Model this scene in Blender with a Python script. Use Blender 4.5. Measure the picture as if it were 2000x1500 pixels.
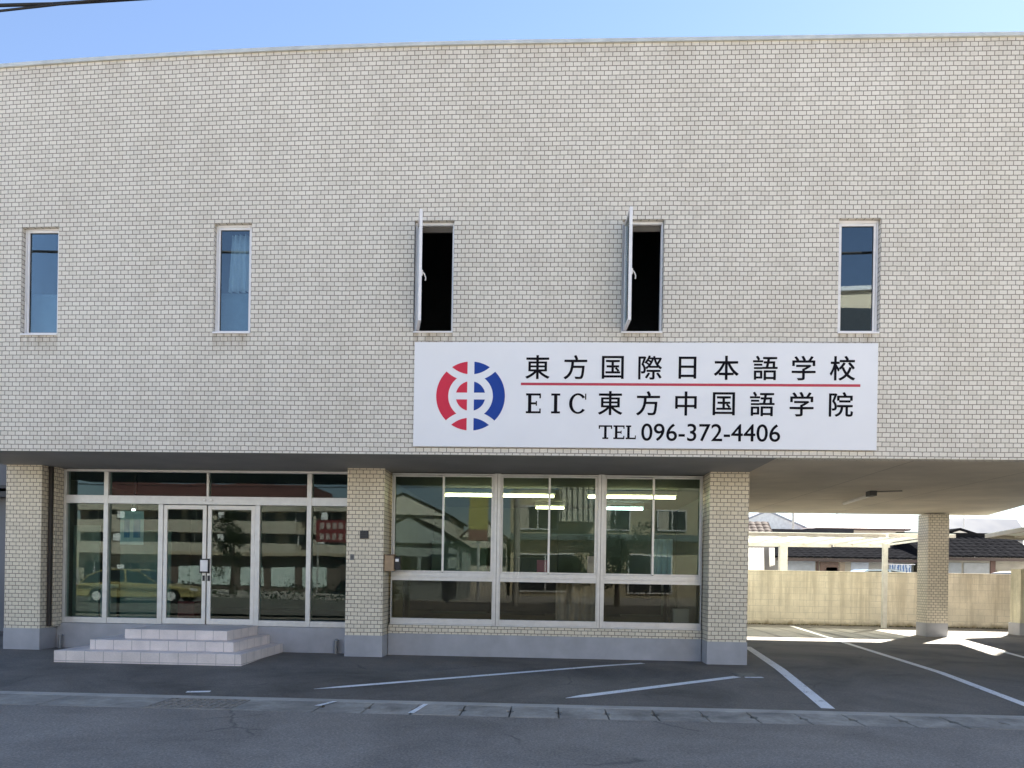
import bpy, math, random
from mathutils import Vector, Matrix
random.seed(7)
R = math.radians
for o in list(bpy.data.objects): bpy.data.objects.remove(o)
SC = bpy.context.scene
COL = SC.collection

# ------------------------------------------------------------------ camera, sky, sun, exposure
F_PX, YAW, ROLL = 1444.0, R(2.58), R(0.95)
CAM = Vector((0, -11.2, 1.47))
fw = Vector((-math.sin(YAW), math.cos(YAW), 0)); rt = Vector((math.cos(YAW), math.sin(YAW), 0)); up = Vector((0, 0, 1))
r2 = rt*math.cos(ROLL) + up*math.sin(ROLL); u2 = up*math.cos(ROLL) - rt*math.sin(ROLL)
cd = bpy.data.cameras.new('camera'); cam = bpy.data.objects.new('camera', cd); COL.objects.link(cam)
cd.sensor_width = 36; cd.lens = 36*F_PX/2000; cd.shift_y = (1122-750)/2000; cd.clip_start = 0.1; cd.clip_end = 3000
M = Matrix.Identity(4)
for i, v in enumerate((r2, u2, -fw)):
    for j in range(3): M[j][i] = v[j]
M.translation = CAM
cam.matrix_world = M
SC.camera = cam

SUN_EL, SUN_AZ = R(42), R(38)            # azimuth clockwise from +Y
world = bpy.data.worlds.new('World'); SC.world = world; world.use_nodes = True
wn = world.node_tree; bg = wn.nodes['Background']
sky = wn.nodes.new('ShaderNodeTexSky'); sky.sky_type = 'NISHITA'; sky.sun_disc = False
sky.sun_elevation = SUN_EL; sky.sun_rotation = SUN_AZ; sky.air_density = 1.0; sky.dust_density = 0.05; sky.ozone_density = 1.3
tint = wn.nodes.new('ShaderNodeMix'); tint.data_type = 'RGBA'; tint.blend_type = 'MULTIPLY'; tint.inputs[0].default_value = 1
tint.inputs[7].default_value = (.97, .935, .965, 1); wn.links.new(sky.outputs[0], tint.inputs[6]); wn.links.new(tint.outputs[2], bg.inputs[0]); bg.inputs[1].default_value = 0.05
sv = Vector((math.sin(SUN_AZ)*math.cos(SUN_EL), math.cos(SUN_AZ)*math.cos(SUN_EL), math.sin(SUN_EL)))
sl = bpy.data.lights.new('sun', 'SUN'); sl.energy = 5.0; sl.angle = R(0.5); sl.color = (1, 0.94, 0.84)
so = bpy.data.objects.new('sun', sl); COL.objects.link(so); so.rotation_euler = sv.to_track_quat('Z', 'Y').to_euler()
so.location = (10, 20, 30)
SC.view_settings.view_transform = 'Standard'; SC.view_settings.look = 'None'; SC.view_settings.gamma = 1
SC.view_settings.exposure = 2.42
SC.view_settings.use_curve_mapping = False
SC.render.engine = 'CYCLES'
SC.cycles.max_bounces = 8; SC.cycles.transparent_max_bounces = 16; SC.cycles.use_denoising = True
SC.cycles.caustics_reflective = False; SC.cycles.caustics_refractive = False

# ------------------------------------------------------------------ mesh helpers
class MB:
    def __init__(s): s.v = []; s.f = []; s.uv = []; s.m = []
    def face(s, pts, m=0, uv=None):
        pts = [Vector(p) for p in pts]
        i = len(s.v); s.v += pts; s.f.append(list(range(i, i+len(pts)))); s.m.append(m)
        if uv is None:
            n = Vector((0, 0, 0))
            for k in range(len(pts)):
                a, b = pts[k], pts[(k+1) % len(pts)]
                n += Vector(((a.y-b.y)*(a.z+b.z), (a.z-b.z)*(a.x+b.x), (a.x-b.x)*(a.y+b.y)))
            ax, ay, az = abs(n.x), abs(n.y), abs(n.z)
            if az >= ax and az >= ay: uv = [(p.x, p.y) for p in pts]
            elif ax > ay: uv = [(p.y, p.z) for p in pts]
            else: uv = [(p.x, p.z) for p in pts]
        s.uv += list(uv)
    def box(s, x0, x1, y0, y1, z0, z1, m=0, skip=''):
        if x0 > x1: x0, x1 = x1, x0
        if y0 > y1: y0, y1 = y1, y0
        if z0 > z1: z0, z1 = z1, z0
        P = lambda a, b, c: (a, b, c)
        if 'f' not in skip: s.face([P(x0,y0,z0), P(x1,y0,z0), P(x1,y0,z1), P(x0,y0,z1)], m)
        if 'b' not in skip: s.face([P(x1,y1,z0), P(x0,y1,z0), P(x0,y1,z1), P(x1,y1,z1)], m)
        if 'l' not in skip: s.face([P(x0,y1,z0), P(x0,y0,z0), P(x0,y0,z1), P(x0,y1,z1)], m)
        if 'r' not in skip: s.face([P(x1,y0,z0), P(x1,y1,z0), P(x1,y1,z1), P(x1,y0,z1)], m)
        if 't' not in skip: s.face([P(x0,y0,z1), P(x1,y0,z1), P(x1,y1,z1), P(x0,y1,z1)], m)
        if 'd' not in skip: s.face([P(x0,y1,z0), P(x1,y1,z0), P(x1,y0,z0), P(x0,y0,z0)], m)
        return s
    def prism(s, poly, axis, a, b, m=0):
        """poly: list of 2D points; axis: the extrusion axis; from a to b"""
        def P(p, t):
            return {'x': (t, p[0], p[1]), 'y': (p[0], t, p[1]), 'z': (p[0], p[1], t)}[axis]
        A = [P(p, a) for p in poly]; B = [P(p, b) for p in poly]
        area = sum(poly[i][0]*poly[(i+1) % len(poly)][1]-poly[(i+1) % len(poly)][0]*poly[i][1] for i in range(len(poly)))
        flip = (area > 0) == (axis in 'xz')
        if axis == 'y': flip = area < 0
        if b < a: flip = not flip
        s.face(A[::-1] if flip else A, m); s.face(B if flip else B[::-1], m)
        for i in range(len(poly)):
            j = (i+1) % len(poly)
            q = [A[i], A[j], B[j], B[i]]
            s.face(q if flip else q[::-1], m)
        return s
    def tube(s, p0, p1, r0, r1=None, n=8, m=0, cap=True):
        p0, p1 = Vector(p0), Vector(p1); r1 = r0 if r1 is None else r1
        d = (p1-p0).normalized(); a = d.orthogonal().normalized(); b = d.cross(a)
        A = [p0+(a*math.cos(t)+b*math.sin(t))*r0 for t in [2*math.pi*k/n for k in range(n)]]
        B = [p1+(a*math.cos(t)+b*math.sin(t))*r1 for t in [2*math.pi*k/n for k in range(n)]]
        for k in range(n):
            l = (k+1) % n; s.face([A[k], A[l], B[l], B[k]], m)
        if cap: s.face(A[::-1], m); s.face(B, m)
        return s
    def path(s, pts, r, n=8, m=0):
        for a, b in zip(pts[:-1], pts[1:]): s.tube(a, b, r, r, n, m)
        return s
    def ball(s, c, rx, ry, rz, nu=12, nv=8, m=0):
        c = Vector(c)
        def P(i, j):
            t = math.pi*j/nv; p = 2*math.pi*i/nu
            return c+Vector((rx*math.sin(t)*math.cos(p), ry*math.sin(t)*math.sin(p), rz*math.cos(t)))
        for i in range(nu):
            for j in range(nv):
                q = [P(i, j+1), P(i+1, j+1), P(i+1, j), P(i, j)]
                if j == 0: q = q[:3]
                if j == nv-1: q = [q[0], q[2], q[3]]
                s.face(q, m)
        return s
    def build(s, name, mats, parent=None, smooth=False, bevel=0, weld=False):
        me = bpy.data.meshes.new(name)
        off = PW(parent)
        me.from_pydata([tuple(p-off) for p in s.v], [], s.f)
        ul = me.uv_layers.new(name='UVMap')
        for i, c in enumerate(s.uv): ul.data[i].uv = c
        if not isinstance(mats, (list, tuple)): mats = [mats]
        for mt in mats: me.materials.append(mt)
        for p, k in zip(me.polygons, s.m): p.material_index = k; p.use_smooth = smooth
        if weld or bevel or smooth:
            import bmesh
            bm = bmesh.new(); bm.from_mesh(me); bmesh.ops.remove_doubles(bm, verts=bm.verts, dist=1e-5); bm.to_mesh(me); bm.free()
        me.update()
        o = bpy.data.objects.new(name, me); COL.objects.link(o)
        if parent: o.parent = parent
        if bevel:
            bv = o.modifiers.new('bevel', 'BEVEL'); bv.width = bevel; bv.segments = 2; bv.limit_method = 'ANGLE'
        return o
def PW(p):
    v = Vector((0, 0, 0))
    while p: v = v+p.location; p = p.parent
    return v
def tag(o, label=None, cat=None, group=None, kind=None):
    if label: o['label'] = label
    if cat: o['category'] = cat
    if group: o['group'] = group
    if kind: o['kind'] = kind
    return o
def thing(name, label, cat, loc, group=None):
    o = bpy.data.objects.new(name, None); COL.objects.link(o); o.location = loc; o.empty_display_size = .2
    return tag(o, label, cat, group)

# ------------------------------------------------------------------ material helpers
class NT:
    def __init__(s, name):
        s.mat = bpy.data.materials.new(name); s.mat.use_nodes = True; s.t = s.mat.node_tree
        s.b = s.t.nodes['Principled BSDF']; s.out = s.t.nodes['Material Output']
    def n(s, typ, **kw):
        nd = s.t.nodes.new('ShaderNode'+typ)
        for k, v in kw.items():
            if hasattr(nd, k): setattr(nd, k, v)
            else: nd.inputs[k].default_value = v
        return nd
    def l(s, a, b): s.t.links.new(a, b)
    def coord(s, kind='Object'): return s.n('TexCoord').outputs[kind]
    def pos(s): return s.n('NewGeometry').outputs['Position']
    def noise(s, vec, scale, detail=4, rough=.55, dist=0):
        nd = s.n('TexNoise'); nd.inputs['Scale'].default_value = scale; nd.inputs['Detail'].default_value = detail
        nd.inputs['Roughness'].default_value = rough; nd.inputs['Distortion'].default_value = dist
        if vec is not None: s.l(vec, nd.inputs['Vector'])
        return nd.outputs['Fac']
    def mapping(s, vec, scale=(1, 1, 1), loc=(0, 0, 0), rot=(0, 0, 0)):
        nd = s.n('Mapping'); nd.inputs['Scale'].default_value = scale; nd.inputs['Location'].default_value = loc; nd.inputs['Rotation'].default_value = rot
        s.l(vec, nd.inputs['Vector']); return nd.outputs[0]
    def ramp(s, fac, stops):
        nd = s.n('ValToRGB'); e = nd.color_ramp.elements
        while len(e) < len(stops): e.new(.5)
        for k, (p, c) in zip(e, stops):
            k.position = p; k.color = (c, c, c, 1) if isinstance(c, (int, float)) else (*c, 1)
        s.l(fac, nd.inputs[0]); return nd.outputs[0]
    def mix(s, fac, a, b, mode='MIX'):
        nd = s.n('Mix', data_type='RGBA', blend_type=mode)
        for sock, val in ((nd.inputs[0], fac), (nd.inputs[6], a), (nd.inputs[7], b)):
            if isinstance(val, (int, float)): sock.default_value = val
            elif isinstance(val, (tuple, list)): sock.default_value = (*val, 1)
            else: s.l(val, sock)
        return nd.outputs[2]
    def math(s, op, a, b=0):
        nd = s.n('Math', operation=op)
        for sock, val in ((nd.inputs[0], a), (nd.inputs[1], b)):
            if isinstance(val, (int, float)): sock.default_value = val
            else: s.l(val, sock)
        return nd.outputs[0]
    def bump(s, h, strength=.3, dist=.01):
        nd = s.n('Bump'); nd.inputs['Strength'].default_value = strength; nd.inputs['Distance'].default_value = dist
        s.l(h, nd.inputs['Height']); s.l(nd.outputs[0], s.b.inputs['Normal'])
    def col(s, c):
        if isinstance(c, (tuple, list)): s.b.inputs['Base Color'].default_value = (*c, 1)
        else: s.l(c, s.b.inputs['Base Color'])
    def rough(s, v):
        if isinstance(v, (int, float)): s.b.inputs['Roughness'].default_value = v
        else: s.l(v, s.b.inputs['Roughness'])

def plain(name, c, rough=.6, metal=0, var=.12, scale=6, bump=0, spec=None):
    """paint / plastic / metal with a little uneven wear"""
    t = NT(name); p = t.pos()
    f = t.noise(p, scale, 5)
    t.col(t.mix(1, t.ramp(f, [(.3, 1-var), (.7, 1+var*.4)]), c, 'MULTIPLY'))
    t.rough(t.math('ADD', t.math('MULTIPLY', f, .2), rough-.1)); t.b.inputs['Metallic'].default_value = metal
    if spec is not None: t.b.inputs['Specular IOR Level'].default_value = spec
    if bump: t.bump(t.noise(p, scale*12, 3), bump, .004)
    return t.mat

def tile_mat(name, base=(.745, .705, .64), joint=(.22, .19, .155), stain=None, parapet=None):
    t = NT(name); uv = t.coord('UV')
    # the tiles are hand-set: rows wander a few millimetres
    nz = t.n('TexNoise'); nz.inputs['Scale'].default_value = 1.3; nz.inputs['Detail'].default_value = 3; t.l(uv, nz.inputs['Vector'])
    sub = t.n('VectorMath', operation='SUBTRACT'); t.l(nz.outputs['Color'], sub.inputs[0]); sub.inputs[1].default_value = (.5, .5, .5)
    scl = t.n('VectorMath', operation='SCALE'); t.l(sub.outputs[0], scl.inputs[0]); scl.inputs['Scale'].default_value = .020
    nz2 = t.n('TexNoise'); nz2.inputs['Scale'].default_value = 14; nz2.inputs['Detail'].default_value = 2; t.l(uv, nz2.inputs['Vector'])
    sub2 = t.n('VectorMath', operation='SUBTRACT'); t.l(nz2.outputs['Color'], sub2.inputs[0]); sub2.inputs[1].default_value = (.5, .5, .5)
    scl2 = t.n('VectorMath', operation='SCALE'); t.l(sub2.outputs[0], scl2.inputs[0]); scl2.inputs['Scale'].default_value = .008
    add = t.n('VectorMath', operation='ADD'); t.l(uv, add.inputs[0]); t.l(scl.outputs[0], add.inputs[1])
    add2 = t.n('VectorMath', operation='ADD'); t.l(add.outputs[0], add2.inputs[0]); t.l(scl2.outputs[0], add2.inputs[1])
    br = t.n('TexBrick'); t.l(add2.outputs[0], br.inputs['Vector'])
    br.offset = .5; br.squash = 1; br.inputs['Scale'].default_value = 1
    br.inputs['Brick Width'].default_value = .118; br.inputs['Row Height'].default_value = .0705
    br.inputs['Mortar Size'].default_value = .0062; br.inputs['Mortar Smooth'].default_value = .25; br.inputs['Bias'].default_value = -.1
    br.inputs['Color1'].default_value = (*[c*1.04 for c in base], 1)
    br.inputs['Color2'].default_value = (base[0]*.915, base[1]*.91, base[2]*.90, 1)
    br.inputs['Mortar'].default_value = (*joint, 1)
    big = t.noise(t.mapping(uv, (.35, .35, 1)), 1.0, 5, .6)
    drip = t.noise(t.mapping(uv, (2.2, .12, 1)), 1.0, 4, .6)
    c = t.mix(1, br.outputs['Color'], t.ramp(big, [(.3, (.945, .94, .93)), (.65, (1.02, 1.02, 1.02))]), 'MULTIPLY')
    c = t.mix(.3, c, t.ramp(drip, [(.35, (.86, .85, .82)), (.55, 1.0)]), 'MULTIPLY')
    for lim in (stain, parapet):      # rain-washed dirt under a sill or the coping
        if lim is None: continue
        sep = t.n('SeparateXYZ'); t.l(uv, sep.inputs[0])
        g_ = t.math('MULTIPLY', t.math('SUBTRACT', sep.outputs[1], lim[0]), 1/(lim[1]-lim[0]))
        st = t.noise(t.mapping(uv, (9 if lim is stain else 5, .6, 1)), 1.0, 4, .6)
        f_ = t.math('MULTIPLY', t.ramp(g_, [(.0, 0.0), (1.0, 1.0)]), t.ramp(st, [(.36, 0.1), (.62, 1.0)]))
        c = t.mix(t.math('MULTIPLY', f_, lim[2]), c, t.mix(1, c, (.50, .43, .33), 'MULTIPLY'))
    fine = t.noise(uv, 60, 3)
    c = t.mix(.5, c, t.ramp(fine, [(.3, .85), (.7, 1.1)]), 'MULTIPLY')
    t.col(c); t.rough(.42)
    inv = t.math('SUBTRACT', 1, br.outputs['Fac'])
    t.bump(inv, .55, .006)
    return t.mat

def asphalt_mat(name, base, patch=.25, speck=.5, cracks=False):
    t = NT(name); p = t.pos()
    big = t.noise(p, .55, 6, .62, .6); mid = t.noise(p, 3.5, 6, .7); fine = t.noise(p, 42, 6, .85)
    vor = t.n('TexVoronoi'); vor.inputs['Scale'].default_value = 40; t.l(p, vor.inputs['Vector'])
    c = t.mix(1, base, t.ramp(big, [(.28, 1-patch), (.5, 1.0), (.72, 1+patch*.7)]), 'MULTIPLY')
    c = t.mix(1, c, t.ramp(mid, [(.3, .88), (.7, 1.1)]), 'MULTIPLY')
    c = t.mix(speck, c, t.ramp(fine, [(.3, .45), (.5, 1.0), (.68, 1.75)]), 'MULTIPLY')
    wn_ = t.n('TexWhiteNoise', noise_dimensions='3D'); t.l(vor.outputs['Position'], wn_.inputs['Vector'])
    st = t.ramp(wn_.outputs['Value'], [(.965, 0.0), (.985, 1.0)])
    near = t.ramp(vor.outputs['Distance'], [(.15, 1.0), (.35, 0.0)])
    c = t.mix(t.math('MULTIPLY', t.math('MULTIPLY', st, near), .35), c, (.42, .42, .41))
    if cracks:
        v2 = t.n('TexVoronoi', feature='DISTANCE_TO_EDGE'); v2.inputs['Scale'].default_value = .55
        nn = t.n('TexNoise'); nn.inputs['Scale'].default_value = 2.5; nn.inputs['Detail'].default_value = 6; t.l(p, nn.inputs['Vector'])
        t.l(t.mix(.25, p, nn.outputs['Color']), v2.inputs['Vector'])
        ck = t.ramp(v2.outputs['Distance'], [(.0, 1.0), (.010, 0.0)])
        ck = t.math('MULTIPLY', ck, t.ramp(t.noise(p, .8, 3), [(.5, 0.0), (.62, .5)]))
        c = t.mix(ck, c, (.02, .02, .02))
    t.col(c); t.rough(t.ramp(mid, [(.3, .72), (.7, .92)]))
    t.bump(t.math('ADD', fine, t.math('MULTIPLY', near, .5)), .5, .006)
    return t.mat

def concrete_mat(name, base, grain=90, var=.2, streak=0, blocks=None, topz=None):
    t = NT(name); p = t.pos()
    big = t.noise(p, 1.7, 6, .65, .4); fine = t.noise(p, grain, 3, .7)
    c = t.mix(1, base, t.ramp(big, [(.3, 1-var), (.7, 1+var*.5)]), 'MULTIPLY')
    c = t.mix(.5, c, t.ramp(fine, [(.3, .72), (.7, 1.22)]), 'MULTIPLY')
    h = fine
    if streak:
        dr = t.noise(t.mapping(p, (3.2, 3.2, .22)), 1.6, 5, .65)
        sep = t.n('SeparateXYZ'); t.l(p, sep.inputs[0])
        zf = t.math('MULTIPLY', t.math('SUBTRACT', sep.outputs[2], .2), 1/1.55)
        d2 = t.math('ADD', dr, t.math('MULTIPLY', zf, .16))
        c = t.mix(streak, c, t.ramp(d2, [(.52, (1, 1, 1)), (.72, (.42, .37, .29))]), 'MULTIPLY')
        low = t.math('ADD', t.math('MULTIPLY', sep.outputs[2], 3.2), t.math('MULTIPLY', t.noise(p, 4, 4), .9))
        c = t.mix(1, c, t.ramp(low, [(.45, (.34, .30, .22)), (.95, (1, 1, 1))]), 'MULTIPLY')
    if blocks:
        br = t.n('TexBrick'); t.l(t.coord('UV'), br.inputs['Vector']); br.offset = .5; br.inputs['Scale'].default_value = 1
        br.inputs['Brick Width'].default_value = blocks[0]; br.inputs['Row Height'].default_value = blocks[1]
        br.inputs['Mortar Size'].default_value = .009; br.inputs['Mortar Smooth'].default_value = .6
        wob = t.noise(p, 2.2, 3)
        c = t.mix(t.math('MULTIPLY', br.outputs['Fac'], t.ramp(wob, [(.35, .4), (.65, .95)])), c, [q*.62 for q in base])
        h = t.math('SUBTRACT', fine, br.outputs['Fac'])
    t.col(c); t.rough(.85); t.bump(h, .35, .005)
    return t.mat

def glass_mat(name, tint, k0, kf):
    t = NT(name); t.t.nodes.remove(t.b)
    tr = t.n('BsdfTransparent'); tr.inputs[0].default_value = (*tint, 1)
    gl = t.n('BsdfGlossy'); gl.inputs['Roughness'].default_value = .003; gl.inputs[0].default_value = (.95, 1, .98, 1)
    # float glass is never quite flat
    nz = t.noise(t.pos(), .9, 1)
    bp = t.n('Bump'); bp.inputs['Strength'].default_value = .06; bp.inputs['Distance'].default_value = .02; t.l(nz, bp.inputs['Height']); t.l(bp.outputs[0], gl.inputs['Normal'])
    fr = t.n('Fresnel'); fr.inputs[0].default_value = 1.5
    fac = t.math('ADD', t.math('MULTIPLY', fr.outputs[0], kf), k0)
    mx = t.n('MixShader'); t.l(fac, mx.inputs[0]); t.l(tr.outputs[0], mx.inputs[1]); t.l(gl.outputs[0], mx.inputs[2])
    t.l(mx.outputs[0], t.out.inputs[0]); return t.mat

def emit_mat(name, c, s):
    t = NT(name); t.b.inputs['Base Color'].default_value = (*c, 1); t.b.inputs['Emission Color'].default_value = (*c, 1); t.b.inputs['Emission Strength'].default_value = s
    return t.mat

def translucent_mat(name, c, clear=.35):
    t = NT(name); t.t.nodes.remove(t.b)
    a = t.n('BsdfTranslucent'); a.inputs[0].default_value = (*c, 1)
    d = t.n('BsdfDiffuse'); d.inputs[0].default_value = (*c, 1)
    e = t.n('BsdfTransparent'); e.inputs[0].default_value = (*c, 1)
    m1 = t.n('MixShader'); m1.inputs[0].default_value = .35; t.l(a.outputs[0], m1.inputs[1]); t.l(d.outputs[0], m1.inputs[2])
    m2 = t.n('MixShader'); m2.inputs[0].default_value = clear; t.l(m1.outputs[0], m2.inputs[1]); t.l(e.outputs[0], m2.inputs[2])
    t.l(m2.outputs[0], t.out.inputs[0]); return t.mat

def steps_mat(name):
    t = NT(name); uv = t.coord('UV'); p = t.pos()
    br = t.n('TexBrick'); t.l(uv, br.inputs['Vector']); br.offset = 0; br.inputs['Scale'].default_value = 1
    br.inputs['Brick Width'].default_value = .3; br.inputs['Row Height'].default_value = 5.0
    br.inputs['Mortar Size'].default_value = .004; br.inputs['Mortar Smooth'].default_value = .2
    br.inputs['Color1'].default_value = (.90, .79, .73, 1); br.inputs['Color2'].default_value = (.85, .745, .69, 1); br.inputs['Mortar'].default_value = (.40, .35, .32, 1)
    c = t.mix(1, br.outputs['Color'], t.ramp(t.noise(p, 3, 5), [(.3, .86), (.7, 1.06)]), 'MULTIPLY')
    c = t.mix(.5, c, t.ramp(t.noise(p, 70, 3), [(.3, .85), (.7, 1.1)]), 'MULTIPLY')
    t.col(c); t.rough(.5); t.bump(t.math('SUBTRACT', 1, br.outputs['Fac']), .4, .004)
    return t.mat

def line_paint_mat(name):
    t = NT(name); p = t.pos()
    w = t.noise(p, 38, 4, .7); w2 = t.noise(p, 5, 4, .6)
    f = t.ramp(t.math('ADD', t.math('MULTIPLY', w, .6), t.math('MULTIPLY', w2, .4)), [(.36, 0.0), (.46, 1.0)])
    t.col(t.mix(f, (.22, .21, .20), (.93, .92, .90))); t.rough(.7); t.bump(t.noise(p, 140, 2), .4, .005)
    return t.mat

m_tile = tile_mat('beige glazed brick tile', parapet=(9.1, 9.5, .28))
m_tile_s = tile_mat('beige glazed brick tile with sill dirt', stain=(4.78, 5.135, .85))
m_tile_p = tile_mat('glazed brick tile with warm bounce tint', (.80, .73, .60), (.24, .195, .145))  # pillar and dado tiles: warm bounced light is put into the base colour
m_plinth = plain('grey plinth paint', (.44, .44, .465), .7, 0, .16, 3.0, .25)
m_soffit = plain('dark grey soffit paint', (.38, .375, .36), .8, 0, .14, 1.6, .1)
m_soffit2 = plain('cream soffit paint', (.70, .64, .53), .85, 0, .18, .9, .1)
m_alu = plain('anodised aluminium', (.64, .635, .63), .38, .4, .10, 9)
m_alu_w = plain('pale window aluminium', (.84, .83, .85), .4, .1, .06, 9)
m_coping = plain('weathered coping metal', (.62, .64, .62), .45, .3, .15, 5)
m_glass = glass_mat('storefront float glass', (.72, .82, .805), .0, .60)
m_glass_low = glass_mat('less reflective lower office glass', (.72, .72, .68), .0, .34)  # lower panes are less reflective and less green than the storefront glass
m_glass_up = glass_mat('upper window glass', (.70, .80, .86), .07, .85)
m_dark = plain('dark rubber gasket', (.02, .02, .022), .6)
m_black = plain('matt black plastic', (.018, .018, .02), .5)
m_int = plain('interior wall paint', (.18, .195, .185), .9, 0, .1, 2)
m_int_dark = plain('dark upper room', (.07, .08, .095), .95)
m_floor_in = plain('lobby floor vinyl', (.13, .12, .10), .35, 0, .25, 3)
m_forecourt = asphalt_mat('forecourt asphalt', (.162, .143, .120), .55, .75, True)
m_road = asphalt_mat('road asphalt', (.245, .216, .183), .32, 1.0, True)
m_lot = asphalt_mat('far concrete parking lot', (.42, .39, .35), .2, .4)
m_gutter = concrete_mat('gutter concrete', (.36, .33, .28), 30, .5)
m_lid = concrete_mat('gutter lid concrete', (.40, .365, .31), 30, .55)
m_edge = concrete_mat('kerb edging concrete', (.46, .43, .375), 80, .25)
m_line = line_paint_mat('worn white road paint')
m_steps = steps_mat('pinkish beige step tile')
m_block = concrete_mat('stained concrete block wall', (.84, .75, .60), 60, .16, .42, (.40, .20))
m_post = plain('cream carport post', (.68, .66, .61), .45, .05, .15, 7)
m_poly = translucent_mat('translucent polycarbonate', (.86, .89, .85), .45)
m_roof_k = plain('black glazed roof tile', (.017, .0175, .02), .95, 0, .35, 5, 0, 0.0)
m_roof_b = plain('brown roof tile', (.07, .048, .04), .9, 0, .3, 5)
m_white = plain('white sign vinyl', (.84, .85, .89), .45, 0, .035, 1.2)
m_ink = plain('black lettering vinyl', (.008, .007, .011), .8, 0, .12, 6, 0, .1)
m_red = plain('red lettering vinyl', (.50, .03, .065), .45, 0, .05)
m_logo_r = plain('red emblem vinyl', (.66, .045, .085), .7, 0, .05, 6, 0, .15)
m_logo_b = plain('blue emblem vinyl', (.022, .065, .33), .7, 0, .05, 6, 0, .15)
m_curtain = plain('beige curtain cloth', (.50, .46, .40), .9, 0, .12, 10)
m_sheer = plain('white sheer curtain', (.88, .9, .92), .9, 0, .08, 10)
m_wood = plain('pale wooden box', (.42, .29, .18), .6, 0, .2, 12)
m_tube_y = emit_mat('warm fluorescent tube', (1.0, .84, .42), 5.0)
m_tube_w = emit_mat('cool fluorescent tube', (.80, 1.0, .92), 4.5)
m_paper = plain('pale board', (.62, .72, .70), .7, 0, .06)
m_cable = plain('black cable sheath', (.012, .012, .014), .6)

# ------------------------------------------------------------------ ground
def sheet(name, x0, x1, ys, mat, zf, nx=1):
    b = MB()
    for k in range(nx):
        xa = x0+(x1-x0)*k/nx; xb = x0+(x1-x0)*(k+1)/nx
        for ya, yb in zip(ys[:-1], ys[1:]): b.face([(xa, ya, zf(ya)), (xb, ya, zf(ya)), (xb, yb, zf(yb)), (xa, yb, zf(yb))])
    return tag(b.build(name, mat, weld=True), kind='structure')
def zfore(y): return 0.0 if y >= 1.0 else -.09*min(1, (1.0-y)/3.3)
EDGE_Y, LID_A, LID_B = -2.27, -2.43, -3.11       # back of the edging, back and front of the lids
sheet('ground', -900, 900, [-900, 900], m_lot, lambda y: -.40)
sheet('forecourt', -40, 45, [EDGE_Y, -1.5, -.6, .2, 1.0, 6, 60], m_forecourt, zfore)
sheet('road', -80, 80, [-9.6, -6.5, LID_B-.005], m_road, lambda y: -.092 if y > -9 else -.12)
sheet('parking_lot', -90, 90, [-24, -10.2, -9.605], asphalt_mat('old parking asphalt', (.14, .13, .115), .2, .5), lambda y: -.05)
sheet('concrete_yard', -90, 90, [-54, -24.005], m_lot, lambda y: -.045)
tag(MB().box(-60, 60, LID_A-.02, EDGE_Y-.003, -.3, -.086).build('gutter_edging', m_edge, bevel=.008), kind='structure')
# plain cast gutter on the left, lidded on the right
GX0 = -2.56
g = MB()
g.box(-60, -5.72, LID_B, LID_A-.023, -.3, -.088); g.box(-5.708, -4.49, LID_B, LID_A-.023, -.3, -.088)
g.box(-3.51, GX0-.006, LID_B, LID_A-.023, -.3, -.088); g.box(-4.489, -3.511, LID_B, -3.09, -.3, -.088)
tag(g.build('gutter', m_gutter, bevel=.01), kind='structure')
tag(MB().box(-4.6, 60, LID_B+.03, LID_A-.03, -.34, -.30).build('gutter_floor', m_dark), kind='structure')

# gutter lids: concrete slabs with a hand notch in each end
LP = .547
def lid(x, w, label):
    n, nd = .075, .035
    ya, yb = LID_B, LID_A-.024; ym = (ya+yb)/2
    g_ = .008
    poly = [(g_, ya), (w-g_, ya), (w-g_, ym-n), (w-g_-nd, ym-n*.5), (w-g_-nd, ym+n*.5), (w-g_, ym+n), (w-g_, yb), (g_, yb), (g_, ym+n), (g_+nd, ym+n*.5), (g_+nd, ym-n*.5), (g_, ym-n)]
    b = MB().prism([(x+p[0], p[1]) for p in poly], 'z', -.16, -.088+random.uniform(-.004, .004))
    o = b.build('gutter_lid', m_lid, bevel=.006)
    return tag(o, label, 'gutter lid', 'concrete gutter lids along the road edge')
xl = GX0
lid_words = ['concrete gutter lid with white paint smears at both ends, next to the cast gutter',
 'concrete gutter lid right of the paint-smeared one, below the middle of the long painted line',
 'concrete gutter lid, third one right of the cast gutter',
 'concrete gutter lid, fourth one right of the cast gutter',
 'concrete gutter lid just left of the short painted line\'s lower end',
 'concrete gutter lid below the lower end of the short painted line',
 'concrete gutter lid under the left half of the short painted line',
 'concrete gutter lid below the middle of the short painted line',
 'concrete gutter lid below the right half of the short painted line',
 'concrete gutter lid below the grey utility cover',
 'concrete gutter lid left of the carport line\'s foot',
 'concrete gutter lid right at the foot of the near carport line',
 'concrete gutter lid just right of the near carport line\'s foot',
 'concrete gutter lid, second one right of the near carport line\'s foot',
 'concrete gutter lid at the right end of the visible row',
 'concrete gutter lid cut by the right picture edge',
 'concrete gutter lid past the right end of the row']
for k in range(15):
    lid(xl, LP, lid_words[k]); xl += LP
tag(MB().box(xl+.005, 60, LID_B, LID_A-.024, -.3, -.088).build('gutter', m_gutter, bevel=.01), kind='structure')
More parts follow.
